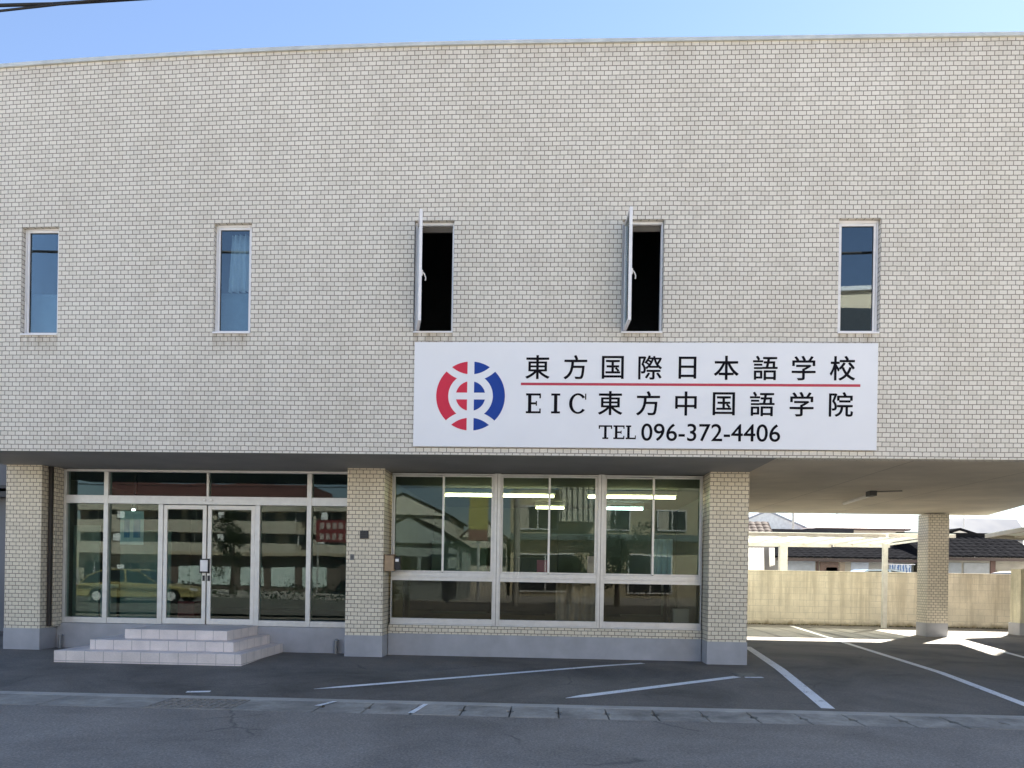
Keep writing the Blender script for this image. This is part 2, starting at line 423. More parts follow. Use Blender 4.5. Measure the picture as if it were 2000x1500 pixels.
# steel grate
gr = thing('drain_grate', 'rusty steel drain grate set in the roadside gutter below the entrance steps', 'drain grate', (-4.0, -2.77, -.09))
b = MB()
for x in (-4.485, -3.535): b.box(x, x+.02, -3.085, -2.46, -.14, -.086)
for y in (-3.085, -2.478): b.box(-4.463, -3.537, y, y+.018, -.14, -.086)
m_rust = plain('rusty steel', (.33, .30, .26), .7, .1, .35, 30)
b.build('grate_frame', m_rust, gr)
b = MB(); y = -3.05
while y < -2.49: b.box(-4.462, -3.538, y, y+.03, -.125, -.088); y += .095
x = -4.44
while x < -3.55: b.box(x, x+.03, -3.066, -2.48, -.126, -.0895); x += .10
b.build('bars', m_rust, gr)

# painted lines
def stripe(x0, y0, x1, y1, w=.10, n=24, taper=False):
    a, c = Vector((x0, y0)), Vector((x1, y1)); d = (c-a).normalized(); nrm = Vector((-d.y, d.x)); b = MB()
    for k in range(n):
        p, q = a+(c-a)*k/n, a+(c-a)*(k+1)/n
        wa = w*(min(1, (k+.3)/3) if taper else 1); wb = w*(min(1, (k+1.3)/3) if taper else 1)
        P = lambda v, s_, ww: (v.x+nrm.x*s_*ww/2, v.y+nrm.y*s_*ww/2, zfore(v.y+nrm.y*s_*ww/2)+.005)
        b.face([P(p, -1, wa), P(q, -1, wb), P(q, 1, wb), P(p, 1, wa)])
    return tag(b.build('painted_line', m_line), kind='structure')
stripe(-2.995, -1.67, 1.68, 1.40, .125, 40, True)
stripe(.28, -1.88, 2.93, 0.13, .145, 30, True)
stripe(4.35, 4.9, 3.43, -2.13, .16, 40)
stripe(7.72, 12.3, 6.02, -2.1, .14, 60)
stripe(11.0, 10.0, 8.4, -.4, .13, 50)
stripe(-4.50, -2.06, -4.22, -2.0, .10, 6)
# paint smears on the gutter joints
for (x0, y0, x1, y1, w) in ((-2.60, -2.78, -2.50, -2.47, .075), (-1.46, -3.08, -1.40, -2.50, .07)):
    b = MB(); b.face([(x0-w/2, y0, -.0795), (x0+w/2, y0, -.0795), (x1+w*.6, y1, -.0795), (x1-w*.2, y1, -.0795)])
    tag(b.build('paint_smear', m_line), kind='structure')
uc = thing('utility_cover', 'small grey concrete utility cover in the asphalt near the right pillar foot', 'utility cover', (3.1, .35, -.02))
b = MB(); b.box(2.93, 3.30, .17, .52, -.06, -.008)
b.build('cover_frame', plain('cover rim concrete', (.20, .19, .165), .85, 0, .25, 20), uc, bevel=.006)
MB().box(2.985, 3.245, .225, .465, -.012, -.0035).build('lid', plain('cover lid concrete', (.27, .255, .20), .85, 0, .3, 20), uc, bevel=.004)
b = MB(); b.face([(3.02, .03, zfore(.03)+.005), (3.31, .06, zfore(.06)+.005), (3.30, .155, zfore(.15)+.005), (3.03, .125, zfore(.12)+.005)])
tag(b.build('paint_smear', m_line), kind='structure')
# moss and dirt along the foot of the block wall
def moss():
    b = MB()
    for k in range(900):
        x = random.uniform(4.5, 15.2); y = 12.96-abs(random.gauss(0, .08))
        s_ = random.uniform(.01, .035); a = random.uniform(0, 6.28); h = random.uniform(.005, .05)
        dx, dy = math.cos(a)*s_, math.sin(a)*s_
        b.face([(x-dx, y-dy, .004), (x+dx, y+dy, .004), (x+dx*.3-dy*.4, y+dy*.3+dx*.4, h)])
    return b.build('moss', plain('dry moss', (.07, .065, .03), .95, 0, .4, 12))
tag(moss(), 'dry moss and dirt along the foot of the block wall', 'moss', kind='stuff')

# ------------------------------------------------------------------ the school building
FZ0, FZ1 = 3.28, 9.505
BX0, BX1 = -9.66, 9.3
SOF = 3.30
Y_IN = 1.95                      # plane of the ground-floor glazing
bd = thing('school_building', 'two storey school building clad in beige brick tiles with carport under its right end', 'building', (-3, 1.5, 0))
def warp(x, z):
    t = max(0, min(1.1, (-.5-x)/8.1)); h = max(0, (z-1.47)/8.09)
    return -.25*t*t*h**2.6
WIN = [(-8.26, -7.665), (-5.20, -4.605), (-2.08, -1.472), (1.075, 1.70), (4.28, 4.89)]
WZ0, WZ1 = 5.135, 6.85
def axis_cuts(a, b, step, extra):
    c = sorted(set([round(a+(b-a)*k/max(1, round((b-a)/step)), 4) for k in range(max(1, round((b-a)/step))+1)]+extra))
    out = [c[0]]
    for v in c[1:]:
        if v-out[-1] > .02 or v in extra:
            if v-out[-1] <= .02 and out[-1] not in extra: out[-1] = v
            else: out.append(v)
    return out
xs = axis_cuts(BX0, BX1, .4, [v for w in WIN for v in w]); zs = axis_cuts(FZ0, FZ1, .4, [4.78, WZ0, WZ1])
b = MB()
WT = .2
for xa, xb in zip(xs[:-1], xs[1:]):
    for za, zb in zip(zs[:-1], zs[1:]):
        xm, zm = (xa+xb)/2, (za+zb)/2
        if WZ0 < zm < WZ1 and any(w[0] < xm < w[1] for w in WIN): continue
        for y, fl in ((0, 0), (WT, 1)):
            q = [(xa, za), (xb, za), (xb, zb), (xa, zb)]
            if fl: q = q[::-1]
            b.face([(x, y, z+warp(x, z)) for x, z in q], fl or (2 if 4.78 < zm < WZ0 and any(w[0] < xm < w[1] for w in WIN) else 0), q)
for (x0, x1) in WIN:
    W = lambda x, y, z: (x, y, z+warp(x, z))
    n = 4
    for k in range(n):
        za, zb = WZ0+(WZ1-WZ0)*k/n, WZ0+(WZ1-WZ0)*(k+1)/n
        b.face([W(x0, 0, za), W(x0, 0, zb), W(x0, WT, zb), W(x0, WT, za)][::-1], 0)
        b.face([W(x1, 0, za), W(x1, WT, za), W(x1, WT, zb), W(x1, 0, zb)][::-1], 0)
    b.face([W(x0, 0, WZ1), W(x1, 0, WZ1), W(x1, WT, WZ1), W(x0, WT, WZ1)][::-1], 0)
    b.face([W(x0, 0, WZ0), W(x0, WT, WZ0), W(x1, WT, WZ0), W(x1, 0, WZ0)][::-1], 0)
for xa, xb in zip(xs[:-1], xs[1:]): b.face([(xa, 0, FZ0), (xa, WT, FZ0), (xb, WT, FZ0), (xb, 0, FZ0)], 0)
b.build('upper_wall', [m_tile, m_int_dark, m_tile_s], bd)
# coping
b = MB(); prof = [(-.030, .0), (-.030, .055), (.24, .075), (.24, 0)]
for xa, xb in zip(xs[:-1], xs[1:]):
    wa, wb = warp(xa, FZ1)+FZ1+.002, warp(xb, FZ1)+FZ1+.002
    for i in range(4):
        p, q = prof[i], prof[(i+1) % 4]
        b.face([(xa, p[0], wa+p[1]), (xa, q[0], wa+q[1]), (xb, q[0], wb+q[1]), (xb, p[0], wb+p[1])])
for x in (-8.4, -7.9, -6.1, -4.3, -2.2, -.2, 1.9, 4.0, 6.1): b.box(x-.010, x+.010, -.0325, -.0305, FZ1+warp(x, FZ1)+.006, FZ1+warp(x, FZ1)+.054)
b.build('coping', m_coping, bd)
# body of the upper storey: side walls, back, roof, slab underside
BYB = 9.6; CX1 = 12.05
b = MB()
def wallq(p, q, z0, z1, m=0, uvflip=False):
    b.face([(p[0], p[1], z0), (q[0], q[1], z0), (q[0], q[1], z1), (p[0], p[1], z1)], m)
wallq((BX1, 0), (CX1, BYB), SOF, FZ1); wallq((CX1, BYB), (BX0, BYB), SOF, FZ1); wallq((BX0, BYB), (BX0, 0), SOF, FZ1-.3)
b.build('upper_wall', m_tile, bd)
b = MB()
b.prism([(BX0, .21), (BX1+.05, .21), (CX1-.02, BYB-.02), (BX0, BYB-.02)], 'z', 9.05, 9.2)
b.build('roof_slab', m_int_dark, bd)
b = MB()     # floor slab of the upper storey
b.prism([(BX0+.01, .205), (BX1+.03, .205), (CX1-.03, BYB-.03), (BX0+.01, BYB-.03)], 'z', SOF+.06, SOF+.4)
b.box(-9.6, 9.3, 4.4, 4.5, SOF+.41, 9.04); b.box(BX0+.02, BX0+.04, .21, 4.39, SOF+.41, 9.04)
b.build('upper_floor', m_int_dark, bd)
# soffits (front strip grey, carport cream)
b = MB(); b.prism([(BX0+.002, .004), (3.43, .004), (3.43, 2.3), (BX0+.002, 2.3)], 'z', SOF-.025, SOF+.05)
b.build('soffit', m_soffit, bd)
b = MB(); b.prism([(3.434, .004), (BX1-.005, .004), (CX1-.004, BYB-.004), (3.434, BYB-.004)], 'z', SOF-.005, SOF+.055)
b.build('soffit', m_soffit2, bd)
for (xa, xb, ya, yb) in ((5.55, 5.56, .02, 9.55), (7.85, 7.86, .02, 9.55), (3.46, 10.9, 5.9, 5.91)): MB().box(xa, xb, ya, yb, SOF-.0065, SOF-.0055).build('soffit_joint', plain('soffit joint', (.34, .31, .26), .9), bd)
# pillars
def pillar(x0, x1, y0, y1, zb=.375):
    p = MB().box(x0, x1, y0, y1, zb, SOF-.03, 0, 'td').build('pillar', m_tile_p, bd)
    MB().box(x0-.008, x1+.008, y0-.008, y1+.008, -.05, zb).build('plinth', m_plinth, p, bevel=.006)
    return p
pillar(-9.58, -8.93, 1.5, 2.25)
pillar(-3.46, -2.81, 1.5, 2.25, .37)
pillar(2.77, 3.43, 1.5, 2.25, .385)
pillar(10.16, 10.70, 8.95, 9.5, .36)
# dado walls under the glazing
MB().box(-8.91, -3.48, 1.93, 2.12, -.05, .455).build('plinth', m_plinth, bd, bevel=.004)
MB().box(-2.79, 2.75, 1.90, 2.12, -.05, .385).build('plinth', m_plinth, bd, bevel=.004)
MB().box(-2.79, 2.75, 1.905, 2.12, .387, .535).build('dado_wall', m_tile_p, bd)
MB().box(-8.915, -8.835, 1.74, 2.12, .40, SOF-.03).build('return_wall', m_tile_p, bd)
MB().box(-8.918, -8.86, 1.655, 1.725, .40, SOF-.03).build('downpipe', plain('dark brown downpipe', (.035, .028, .026), .5), bd, bevel=.008)
# interior shell of the ground floor
b = MB()
ix0, ix1, iy0, iy1 = -9.5, 3.38, 2.28, 8.2
b.face([(ix0, iy1, .44), (ix1, iy1, .44), (ix1, iy1, 3.22), (ix0, iy1, 3.22)])
b.box(ix0-.02, ix0, 2.26, iy1, -.02, 3.25); b.box(ix1, ix1+.04, 2.26, BYB-.4, -.02, 3.25)
b.box(-3.05, -2.95, 2.26, iy1, .45, 3.22)
b.face([(ix0, iy0-.2, 3.22), (ix0, iy1, 3.22), (ix1, iy1, 3.22), (ix1, iy0-.2, 3.22)])
b.box(ix0, ix1+.04, 8.22, BYB-.4, -.02, 3.25)
b.build('interior_wall', m_int, bd)
MB().box(ix0, ix1, 2.125, iy1, .2, .44).build('interior_floor', m_floor_in, bd)

# ---- upper windows
def curtain(name, x0, x1, y, z0, z1, mat, folds, amp, label, spread=0.0):
    b = MB(); n = folds*8
    def P(k, z, t):
        xx = x0+(x1-x0)*k/n; xx += spread*(1-t)*(.5-k/n)
        return (xx, y+amp*math.sin(k/8*2*math.pi)*(1+.25*math.sin(k*.7))+.01*math.sin(k*1.3), z)
    zz = [z0+(z1-z0)*i/6 for i in range(7)]
    for k in range(n):
        for i in range(6):
            b.face([P(k, zz[i], i/6), P(k+1, zz[i], i/6), P(k+1, zz[i+1], (i+1)/6), P(k, zz[i+1], (i+1)/6)])
    o = b.build(name, mat, smooth=True)
    so_ = o.modifiers.new('solid', 'SOLIDIFY'); so_.thickness = .004
    return tag(o, label, 'curtain')
def frame_ring(b, x0, x1, z0, z1, y0, y1, w, wb=None, wt=None):
    wb = w if wb is None else wb; wt = w if wt is None else wt
    b.box(x0, x0+w, y0, y1, z0, z1); b.box(x1-w, x1, y0, y1, z0, z1)
    b.box(x0+w, x1-w, y0, y1, z0, z0+wb); b.box(x0+w, x1-w, y0, y1, z1-wt, z1)
for i, (x0, x1) in enumerate(WIN):
    dz = (warp((x0+x1)/2, WZ0)+warp((x0+x1)/2, WZ1))/2; z0, z1 = WZ0+dz+.0, WZ1+dz
    xa, xb = x0+.004, x1-.004
    b = MB(); frame_ring(b, xa, xb, z0, z1, .075, .15, .028, .03, .045)
    w = b.build('window', m_alu_w, bd, bevel=.003)
    MB().box(xa-.01+.01, xb, -.02, .074, z0-.004, z0+.022).build('sill', m_alu_w, w, bevel=.003)
    sx0, sx1, sz0, sz1 = xa+.03, xb-.03, z0+.032, z1-.047
    if i in (0, 1, 4):
        b = MB(); frame_ring(b, sx0, sx1, sz0, sz1, .083, .135, .034)
        b.build('sash', m_alu_w, w, bevel=.003)
        MB().box(sx0+.034, sx1-.034, .105, .111, sz0+.034, sz1-.034).build('pane', m_glass_up, w)
        b = MB(); frame_ring(b, sx0+.034, sx1-.034, sz0+.034, sz1-.034, .1, .116, .006); b.build('gasket', m_dark, w)
    else:
        wd = sx1-sx0; ang = R(77 if i == 2 else 88)     # sash swung right open on its left jamb
        H = Vector((sx0+.0, .07, 0)); e = Vector((math.cos(-ang), math.sin(-ang), 0)); t_ = Vector((-e.y, e.x, 0))
        def ob(b, u0, u1, v0, v1, za, zb, m=0):
            k = MB().box(u0, u1, v0, v1, za, zb)
            for f in k.f: b.face([H+e*k.v[j].x+t_*k.v[j].y+Vector((0, 0, k.v[j].z)) for j in f], m)
        b = MB()
        for (u0, u1, za, zb) in ((0, .04, sz0, sz1), (wd-.04, wd, sz0, sz1), (.04, wd-.04, sz0, sz0+.04), (.04, wd-.04, sz1-.04, sz1)): ob(b, u0, u1, 0, .045, za, zb)
        s_ = b.build('sash', m_alu_w, w, bevel=.003)
        b = MB(); ob(b, .04, wd-.04, .018, .024, sz0+.04, sz1-.04); b.build('pane', m_glass_up, w)
        b = MB(); zc = z0+.72
        ob(b, wd-.028, wd-.008, .046, .062, zc-.02, zc+.06)
        pts = [(wd-.02, .06, zc+.03), (wd-.03, .085, zc+.01), (wd-.03, .105, zc-.04), (wd-.03, .10, zc-.085)]
        b.path([H+e*p[0]+t_*p[1]+Vector((0, 0, p[2])) for p in pts], .009, 6)
        b.build('handle', plain('white lever handle', (.7, .69, .66), .4), w)
        b = MB(); b.path([H+e*.02+Vector((0, .0, z0+.05)), Vector((sx0+.14, .11, z0+.045))], .007, 6); b.build('stay_arm', m_alu, w)
        b = MB(); b.box(sx0, sx1, .125, .145, z1-.13, z1-.05); b.build('blind_box', plain('brown blind box', (.10, .085, .07), .7), w)
for k, (x0, x1) in enumerate(WIN[:2]):
    o = MB().box(x0-.1, x1+.15, .34, .36, WZ0-.1, WZ0+.74+warp(x0, WZ0)).build('screen_board', plain('pale room board', (.35, .44, .5), .8))
    tag(o, ['pale board leaning behind the lower half of the leftmost upstairs window', 'pale board behind the lower half of the upstairs window with the white curtain'][k], 'board')
curtain('curtain', -5.02, -4.70, .26, WZ0+.72, WZ1-.1, m_sheer, 4, .045, 'white gathered curtain tied back inside the second upstairs window from the left', -.10)

# ---- entrance glazing
FY0, FY1 = 1.945, 2.055
ent = MB(); TZ0, TZ1, ZT, ZB = 2.645, 2.795, 3.255, .46
vx = [-8.805, -8.03, -6.99, -6.145, -5.215, -4.27, -3.465]
ent.box(-8.83, -8.775, FY0, FY1, ZB, ZT)                                       # left jamb
ent.box(-8.775, -3.46, FY0+.002, FY1, ZT-.03, ZT+.015)                         # head
for x in (-8.03, -4.27): ent.box(x-.042, x+.042, FY0-.004, FY1, ZB, ZT-.031)   # full-height mullions
for xa, xb in ((-8.775, -8.073), (-7.987, -4.313), (-4.227, -3.462)): ent.box(xa, xb, FY0-.001, FY1-.002, TZ0, TZ1)
ent.box(-6.165, -6.125, FY0+.004, FY1-.004, TZ1+.001, ZT-.031)
for x in (-7.005, -5.215): ent.box(x-.045, x+.045, FY0+.001, FY1-.003, ZB, TZ0-.001)
for xa, xb in ((-8.775, -8.073), (-7.987, -7.051), (-5.169, -4.313), (-4.227, -3.462)): ent.box(xa, xb, FY0+.003, FY1-.006, ZB, ZB+.105)
ef = ent.build('entrance_frame', m_alu, bd, bevel=.004)
for (xa, xb, za, zb) in ((-8.775, -8.073, TZ1, ZT-.031), (-7.987, -6.166, TZ1, ZT-.031), (-6.124, -4.313, TZ1, ZT-.031), (-4.227, -3.462, TZ1, ZT-.031),
                         (-8.775, -8.073, ZB+.106, TZ0), (-7.987, -7.051, ZB+.106, TZ0), (-5.169, -4.313, ZB+.106, TZ0), (-4.227, -3.462, ZB+.106, TZ0)):
    MB().box(xa, xb, 2.0, 2.006, za, zb).build('pane', m_glass, ef)
for x in (-6.19, -6.07): MB().tube((x, FY0-.002, 2.725), (x, FY0-.02, 2.725), .022, n=12).build('door_closer_boss', m_alu_w, ef)
m_door = plain('bright door aluminium', (.76, .74, .71), .42, .25, .08, 9)
for (xa, xb, side) in ((-6.955, -6.160, 1), (-6.135, -5.265, -1)):
    b = MB(); y0, y1 = FY0+.012, FY0+.057
    za, zb = ZB+.012, TZ0-.012
    b.box(xa, xa+.07, y0, y1, za, zb); b.box(xb-.07, xb, y0, y1, za, zb); b.box(xa+.07, xb-.07, y0+.001, y1-.001, za, za+.105); b.box(xa+.07, xb-.07, y0+.001, y1-.001, zb-.075, zb)
    d = b.build('door', m_door, bd, bevel=.004)
    MB().box(xa+.07, xb-.07, y0+.018, y0+.024, za+.105, zb-.075).build('pane', m_glass, d)
    b = MB(); xh = xb-.035 if side > 0 else xa+.035
    if side > 0:
        for z in (1.41, 1.64): b.box(xh-.06, xh+.11, y0-.055, y0-.035, z, z+.022)
        for x in (xh-.055, xh+.10): b.box(x-.008, x+.008, y0-.036, y0-.0005, 1.40, 1.665)
    b.box(xh-.022, xh+.022, y0-.006, y0-.0005, 1.26, 1.36)
    b.build('handle', m_black, d)
    if side > 0: MB().box(xh-.045, xh+.09, y0-.05, y0-.040, 1.433, 1.639).build('push_plate', m_alu_w, d)
# ---- office glazing: three bays
OZB, OTZ0, OTZ1 = .54, 1.335, 1.485
mx = [-2.79, -.875, .968, 2.77]
for x in mx[1:3]: MB().box(x-.052, x+.052, FY0-.012, FY1, OZB, ZT+.01).build('mullion', m_alu, bd, bevel=.005); MB().box(x-.004, x+.004, FY0-.0145, FY0-.0125, OZB+.01, ZT).build('gasket', plain('mullion joint', (.12, .11, .10), .6), bd)
for k in range(3):
    xa = mx[k]+(.052 if k else .02); xb = mx[k+1]-(.053 if k < 2 else .02); xa += .001
    b = MB(); frame_ring(b, xa, xb, OZB, ZT, FY0, FY1, .016, .12, .025)
    b.box(xa+.017, xb-.017, FY0-.002, FY1-.002, OTZ0, OTZ1)
    b.box(xa, xb, FY0-.03, FY0-.001, OZB, OZB+.03)                                # drip sill
    b.box(xa+.017, xb-.017, FY0-.012, FY0-.003, OTZ0+.06, OTZ0+.085)
    w = b.build('window', m_alu, bd, bevel=.004)
    MB().box(xa+.017, xb-.017, 2.0, 2.006, OZB+.121, OTZ0-.001).build('pane', m_glass_low, w)
    xm = (xa+xb)/2+.005
    for j, (u0, u1, yy) in enumerate(((xa+.017, xm+.02, FY0+.062), (xm-.018, xb-.017, FY0+.02))):
        b = MB(); frame_ring(b, u0, u1, OTZ1+.001, ZT-.031, yy, yy+.03, .036 if j == 1 else .03, .03, .025)
        s_ = b.build('sash', m_alu, w, bevel=.003)
        MB().box(u0+.03, u1-.03, yy+.012, yy+.018, OTZ1+.03, ZT-.056).build('pane', m_glass, w)
    b = MB(); b.box(xm-.012, xm+.018, FY0+.004, FY0+.018, OTZ1-.03, OTZ1+.01); b.build('latch', m_dark, w)

# ---- steps: three tiled treads
st = thing('entrance_steps', 'three pinkish beige tiled steps leading up to the glass entrance doors', 'steps', (-6.1, 1.0, 0))
for k, (xa, xb, yf) in enumerate(((-7.70, -4.70, .09), (-7.29, -4.94, .36), (-6.88, -5.17, .64))):
    z0, z1 = (-.06 if k == 0 else .157*k+.001), .157*(k+1)
    MB().box(xa, xb, yf, 1.925, z0, z1).build('step', m_steps, st, bevel=.006)

# ------------------------------------------------------------------ sign board
SX0, SX1, SZ0, SZ1, SY = -2.04, 4.858, 3.392, 4.976, -.05
sg = thing('sign_board', 'wide white school sign with black lettering, red line and round emblem on the upper wall', 'sign', (1.4, -.02, 3.39))
pn = MB().box(SX0, SX1, SY, -.004, SZ0, SZ1).build('panel', m_white, sg, bevel=.004)
TY0, TY1 = SY-.003, SY+.002
def text(b, s, cx, cz, h, sx=1.0, bold=0.0, e_=.0032):
    c = bpy.data.curves.new('glyph', 'FONT'); c.body = s; c.size = 1; c.offset = bold; c.align_x = 'LEFT'; c.resolution_u = 6
    o = bpy.data.objects.new('glyph', c); COL.objects.link(o)
    me = bpy.data.meshes.new_from_object(o.evaluated_get(bpy.context.evaluated_depsgraph_get()))
    X = [v.co.x for v in me.vertices]; Y = [v.co.y for v in me.vertices]
    if h[0] == 'w': k = h[1]/(max(X)-min(X)); mxx = (max(X)+min(X))/2; mzz = (max(Y)+min(Y))/2
    else: k = h[1]; mxx = (max(X)+min(X))/2; mzz = (max(Y)+min(Y))/2
    for p in me.polygons:
        b.face([(cx+(me.vertices[i].co.x-mxx)*k*sx, TY0, cz+(me.vertices[i].co.y-mzz)*k) for i in p.vertices])
        for q_, (dx, dz) in enumerate(((e_, e_), (-e_, e_), (e_, -e_), (-e_, -e_), (e_*1.3, 0), (-e_*1.3, 0))):    # a heavier weight of the same letter, in thin layers
            b.face([(cx+(me.vertices[i].co.x-mxx)*k*sx+dx, TY0-.0003*(q_+1), cz+(me.vertices[i].co.y-mzz)*k+dz) for i in p.vertices])
    bpy.data.objects.remove(o); bpy.data.curves.remove(c); bpy.data.meshes.remove(me)
def solid(o, t=.004):
    m = o.modifiers.new('solid', 'SOLIDIFY'); m.thickness = t; m.offset = -1; return o
b = MB()
for ch, px in zip('東方国際日本語学校', (-.168, .401, .96, 1.516, 2.07, 2.644, 3.215, 3.777, 4.343)): text(b, ch, px, 4.602, ('s', .385), 1.0)
for ch, px in zip('東方中国語学院', (.931, 1.495, 2.056, 2.615, 3.179, 3.756, 4.329)): text(b, ch, px, 4.066, ('s', .385), 1.0)
def glyph(b, s, x, z, w, h, t):
    """slab-serif capitals drawn from butted strokes; x, z: lower left; t: stem"""
    th = t*.62; bx = lambda a, c, d, e: b.face([(x+a, TY0, z+d), (x+c, TY0, z+d), (x+c, TY0, z+e), (x+a, TY0, z+e)])
    if s == 'E':
        bx(0, w, 0, th); bx(0, w, h-th, h); sl_ = w*.14
        bx(sl_, sl_+t, th, h-th); bx(sl_+t, w*.74, h*.5-th/2, h*.5+th/2)
        bx(w*.90, w, th, h*.24); bx(w*.90, w, h*.76, h-th); bx(w*.66, w*.74, h*.5+th/2, h*.62); bx(w*.66, w*.74, h*.38, h*.5-th/2)
    if s == 'I': bx(0, w, 0, th); bx(0, w, h-th, h); bx(w/2-t/2, w/2+t/2, th, h-th)
    if s == 'T':
        bx(0, w, h-th, h); bx(w/2-t/2, w/2+t/2, th, h-th); bx(w*.28, w*.72, 0, th); bx(0, w*.09, h*.74, h-th); bx(w*.91, w, h*.74, h-th)
    if s == 'L':
        bx(0, w, 0, th); bx(w*.14, w*.14+t, th, h-th); bx(0, w*.28+t, h-th, h); bx(w*.91, w, th, h*.27)
    if s == 'C':
        pts = []; n = 40
        for k in range(n+1):
            a = R(38+(322-38)*k/n); pts.append((x+w*.52+w*.52*math.cos(a), z+h/2+h*.515*math.sin(a)))
        for k in range(n, -1, -1):
            a = R(38+(322-38)*k/n); pts.append((x+w*.52+(w*.52-t*.95)*math.cos(a), z+h/2+(h*.515-th*.9)*math.sin(a)))
        b.face([(p[0], TY0, p[1]) for p in pts[::-1]])
        bx(w*.935, w*1.0, h*.70, h*1.0)
glyph(b, 'E', -.335, 3.905, .225, .300, .050); glyph(b, 'I', .045, 3.905, .135, .300, .050); glyph(b, 'C', .315, 3.905, .255, .300, .050)
glyph(b, 'T', .765, 3.527, .20, .205, .037); glyph(b, 'E', .985, 3.527, .165, .205, .037); glyph(b, 'L', 1.170, 3.527, .150, .205, .037)
text(b, '096-372-4406', 2.425, 3.634, ('w', 2.045), 1.0, 0, .0015); solid(b.build('lettering', m_ink, sg))
MB().box(-.415, 4.605, TY0, TY1, 4.328, 4.366).build('red_line', m_red, sg)
LX, LZ, LR = -1.176, 4.160, .522
def logo_piece(pts, mat):
    b = MB(); b.prism([(LX+p[0]*LR, LZ+p[1]*LR) for p in pts], 'y', TY0, TY1); b.build('emblem_piece', mat, sg)
def arc(cx, cz, r, a0, a1, n=24): return [(cx+r*math.cos(R(a0+(a1-a0)*k/n)), cz+r*math.sin(R(a0+(a1-a0)*k/n))) for k in range(n+1)]
CC = 1.458
for sx, mat in ((1, m_logo_b), (-1, m_logo_r)):
    def ang(px, pz, cz): return math.degrees(math.atan2(pz-cz, px))
    o1 = (math.cos(R(45.1)), math.sin(R(45.1))); i1 = (.65*math.cos(R(51.7)), .65*math.sin(R(51.7)))
    cut = arc(0, CC, 1.03, ang(*o1, CC), ang(*i1, CC), 8)
    pts = arc(0, 0, 1, -45.1, 45.1)[:-1]+cut[:-1]+arc(0, 0, .65, 51.7, -51.7)[:-1]+[(p[0], -p[1]) for p in cut[::-1]][:-1]
    logo_piece([(sx*p[0], p[1]) for p in pts], mat)
    g0 = .1
    zl = CC-math.sqrt(.684-g0*g0)
    o1 = (math.cos(R(56.8)), math.sin(R(56.8)))
    lens = arc(0, 0, 1, 56.8, math.degrees(math.acos(g0)))+arc(0, CC, .827, ang(g0, zl, CC), ang(*o1, CC), 12)[:-1]
    q = .43; t0 = math.degrees(math.asin(g0/q))
    quar = [(g0, g0)]+arc(0, 0, q, t0, 90-t0, 12)
    for sz in (1, -1):
        logo_piece([(sx*p[0], sz*p[1]) for p in lens], mat); logo_piece([(sx*p[0], sz*p[1]) for p in quar], mat)

# ------------------------------------------------------------------ small things on the facade
mb = thing('letter_box', 'small pale wooden box with dark side fixed to the middle pillar by the office window', 'letter box', (-2.72, 1.6, 1.49))
MB().box(-2.795, -2.63, 1.52, 1.66, 1.495, 1.765).build('box_body', m_wood, mb, bevel=.006)
MB().box(-2.800, -2.615, 1.505, 1.675, 1.767, 1.785).build('lid', plain('box lid brown', (.16, .11, .07), .6), mb, bevel=.004)
b = MB().box(-2.628, -2.53, 1.56, 1.70, 1.52, 1.75); b.build('meter_case', m_black, mb, bevel=.006)
b = MB().box(-2.61, -2.55, 1.552, 1.559, 1.66, 1.71); b.build('display', m_alu_w, mb)
ip = thing('intercom_panel', 'square black grille panel on the front of the middle pillar', 'intercom', (-3.15, 1.495, 2.05))
MB().box(-3.222, -3.075, 1.482, 1.4995, 2.05, 2.19).build('back_plate', m_black, ip, bevel=.003)
b = MB()
for i in range(4):
    for j in range(4): b.box(-3.214+i*.034, -3.190+i*.034, 1.476, 1.4815, 2.058+j*.032, 2.080+j*.032)
b.build('key', plain('dark grey keys', (.05, .05, .055), .4), ip)
sw = thing('switch_plate', 'tiny grey switch plate low on the left edge of the middle pillar', 'switch', (-3.35, 1.49, 1.67))
MB().box(-3.388, -3.318, 1.488, 1.4995, 1.675, 1.775).build('plate', plain('grey switch plastic', (.16, .16, .165), .5), sw, bevel=.003)
MB().box(-3.368, -3.338, 1.484, 1.4875, 1.70, 1.75).build('rocker', plain('dark rocker', (.08, .08, .085), .4), sw)
for (x, lab, r) in ((-8.795, 'short grey steel pipe standing left of the entrance steps', .03), (-3.72, 'short grey steel pipe with rounded top standing right of the entrance steps', .038)):
    pp = thing('vent_pipe', lab, 'pipe', (x, 1.85, 0), 'vent pipes at the foot of the entrance wall')
    MB().tube((x, 1.86, -.05), (x, 1.86, .235), r, n=14).build('pipe', plain('galvanised pipe', (.30, .31, .32), .45, .5), pp, smooth=False)
    MB().ball((x+.012, 1.86, .235), r*1.25, r*1.25, r*.9).build('cap', plain('galvanised cap', (.34, .35, .36), .45, .5), pp, smooth=True)
cl = thing('strip_lamp', 'thin white unlit strip lamp hanging slanted under the carport soffit', 'lamp', (6.7, 4.9, SOF-.05))
b = MB(); b.tube((6.64, 4.35, SOF-.08), (6.80, 6.05, SOF-.08), .036, n=10); b.build('lamp_tube', plain('white lamp plastic', (.88, .87, .84), .4), cl)
MB().box(6.56, 6.70, 4.12, 4.34, SOF-.11, SOF-.006).build('mount', m_black, cl, bevel=.01)
pc = thing('conduit_pipe', 'thin dark conduit running along the carport soffit from the strip lamp', 'conduit', (7.2, 4.1, SOF-.02))
MB().tube((6.71, 4.2, SOF-.018), (7.15, 4.02, SOF-.018), .012, n=8).build('conduit', plain('grey conduit', (.20, .19, .17), .6), pc)

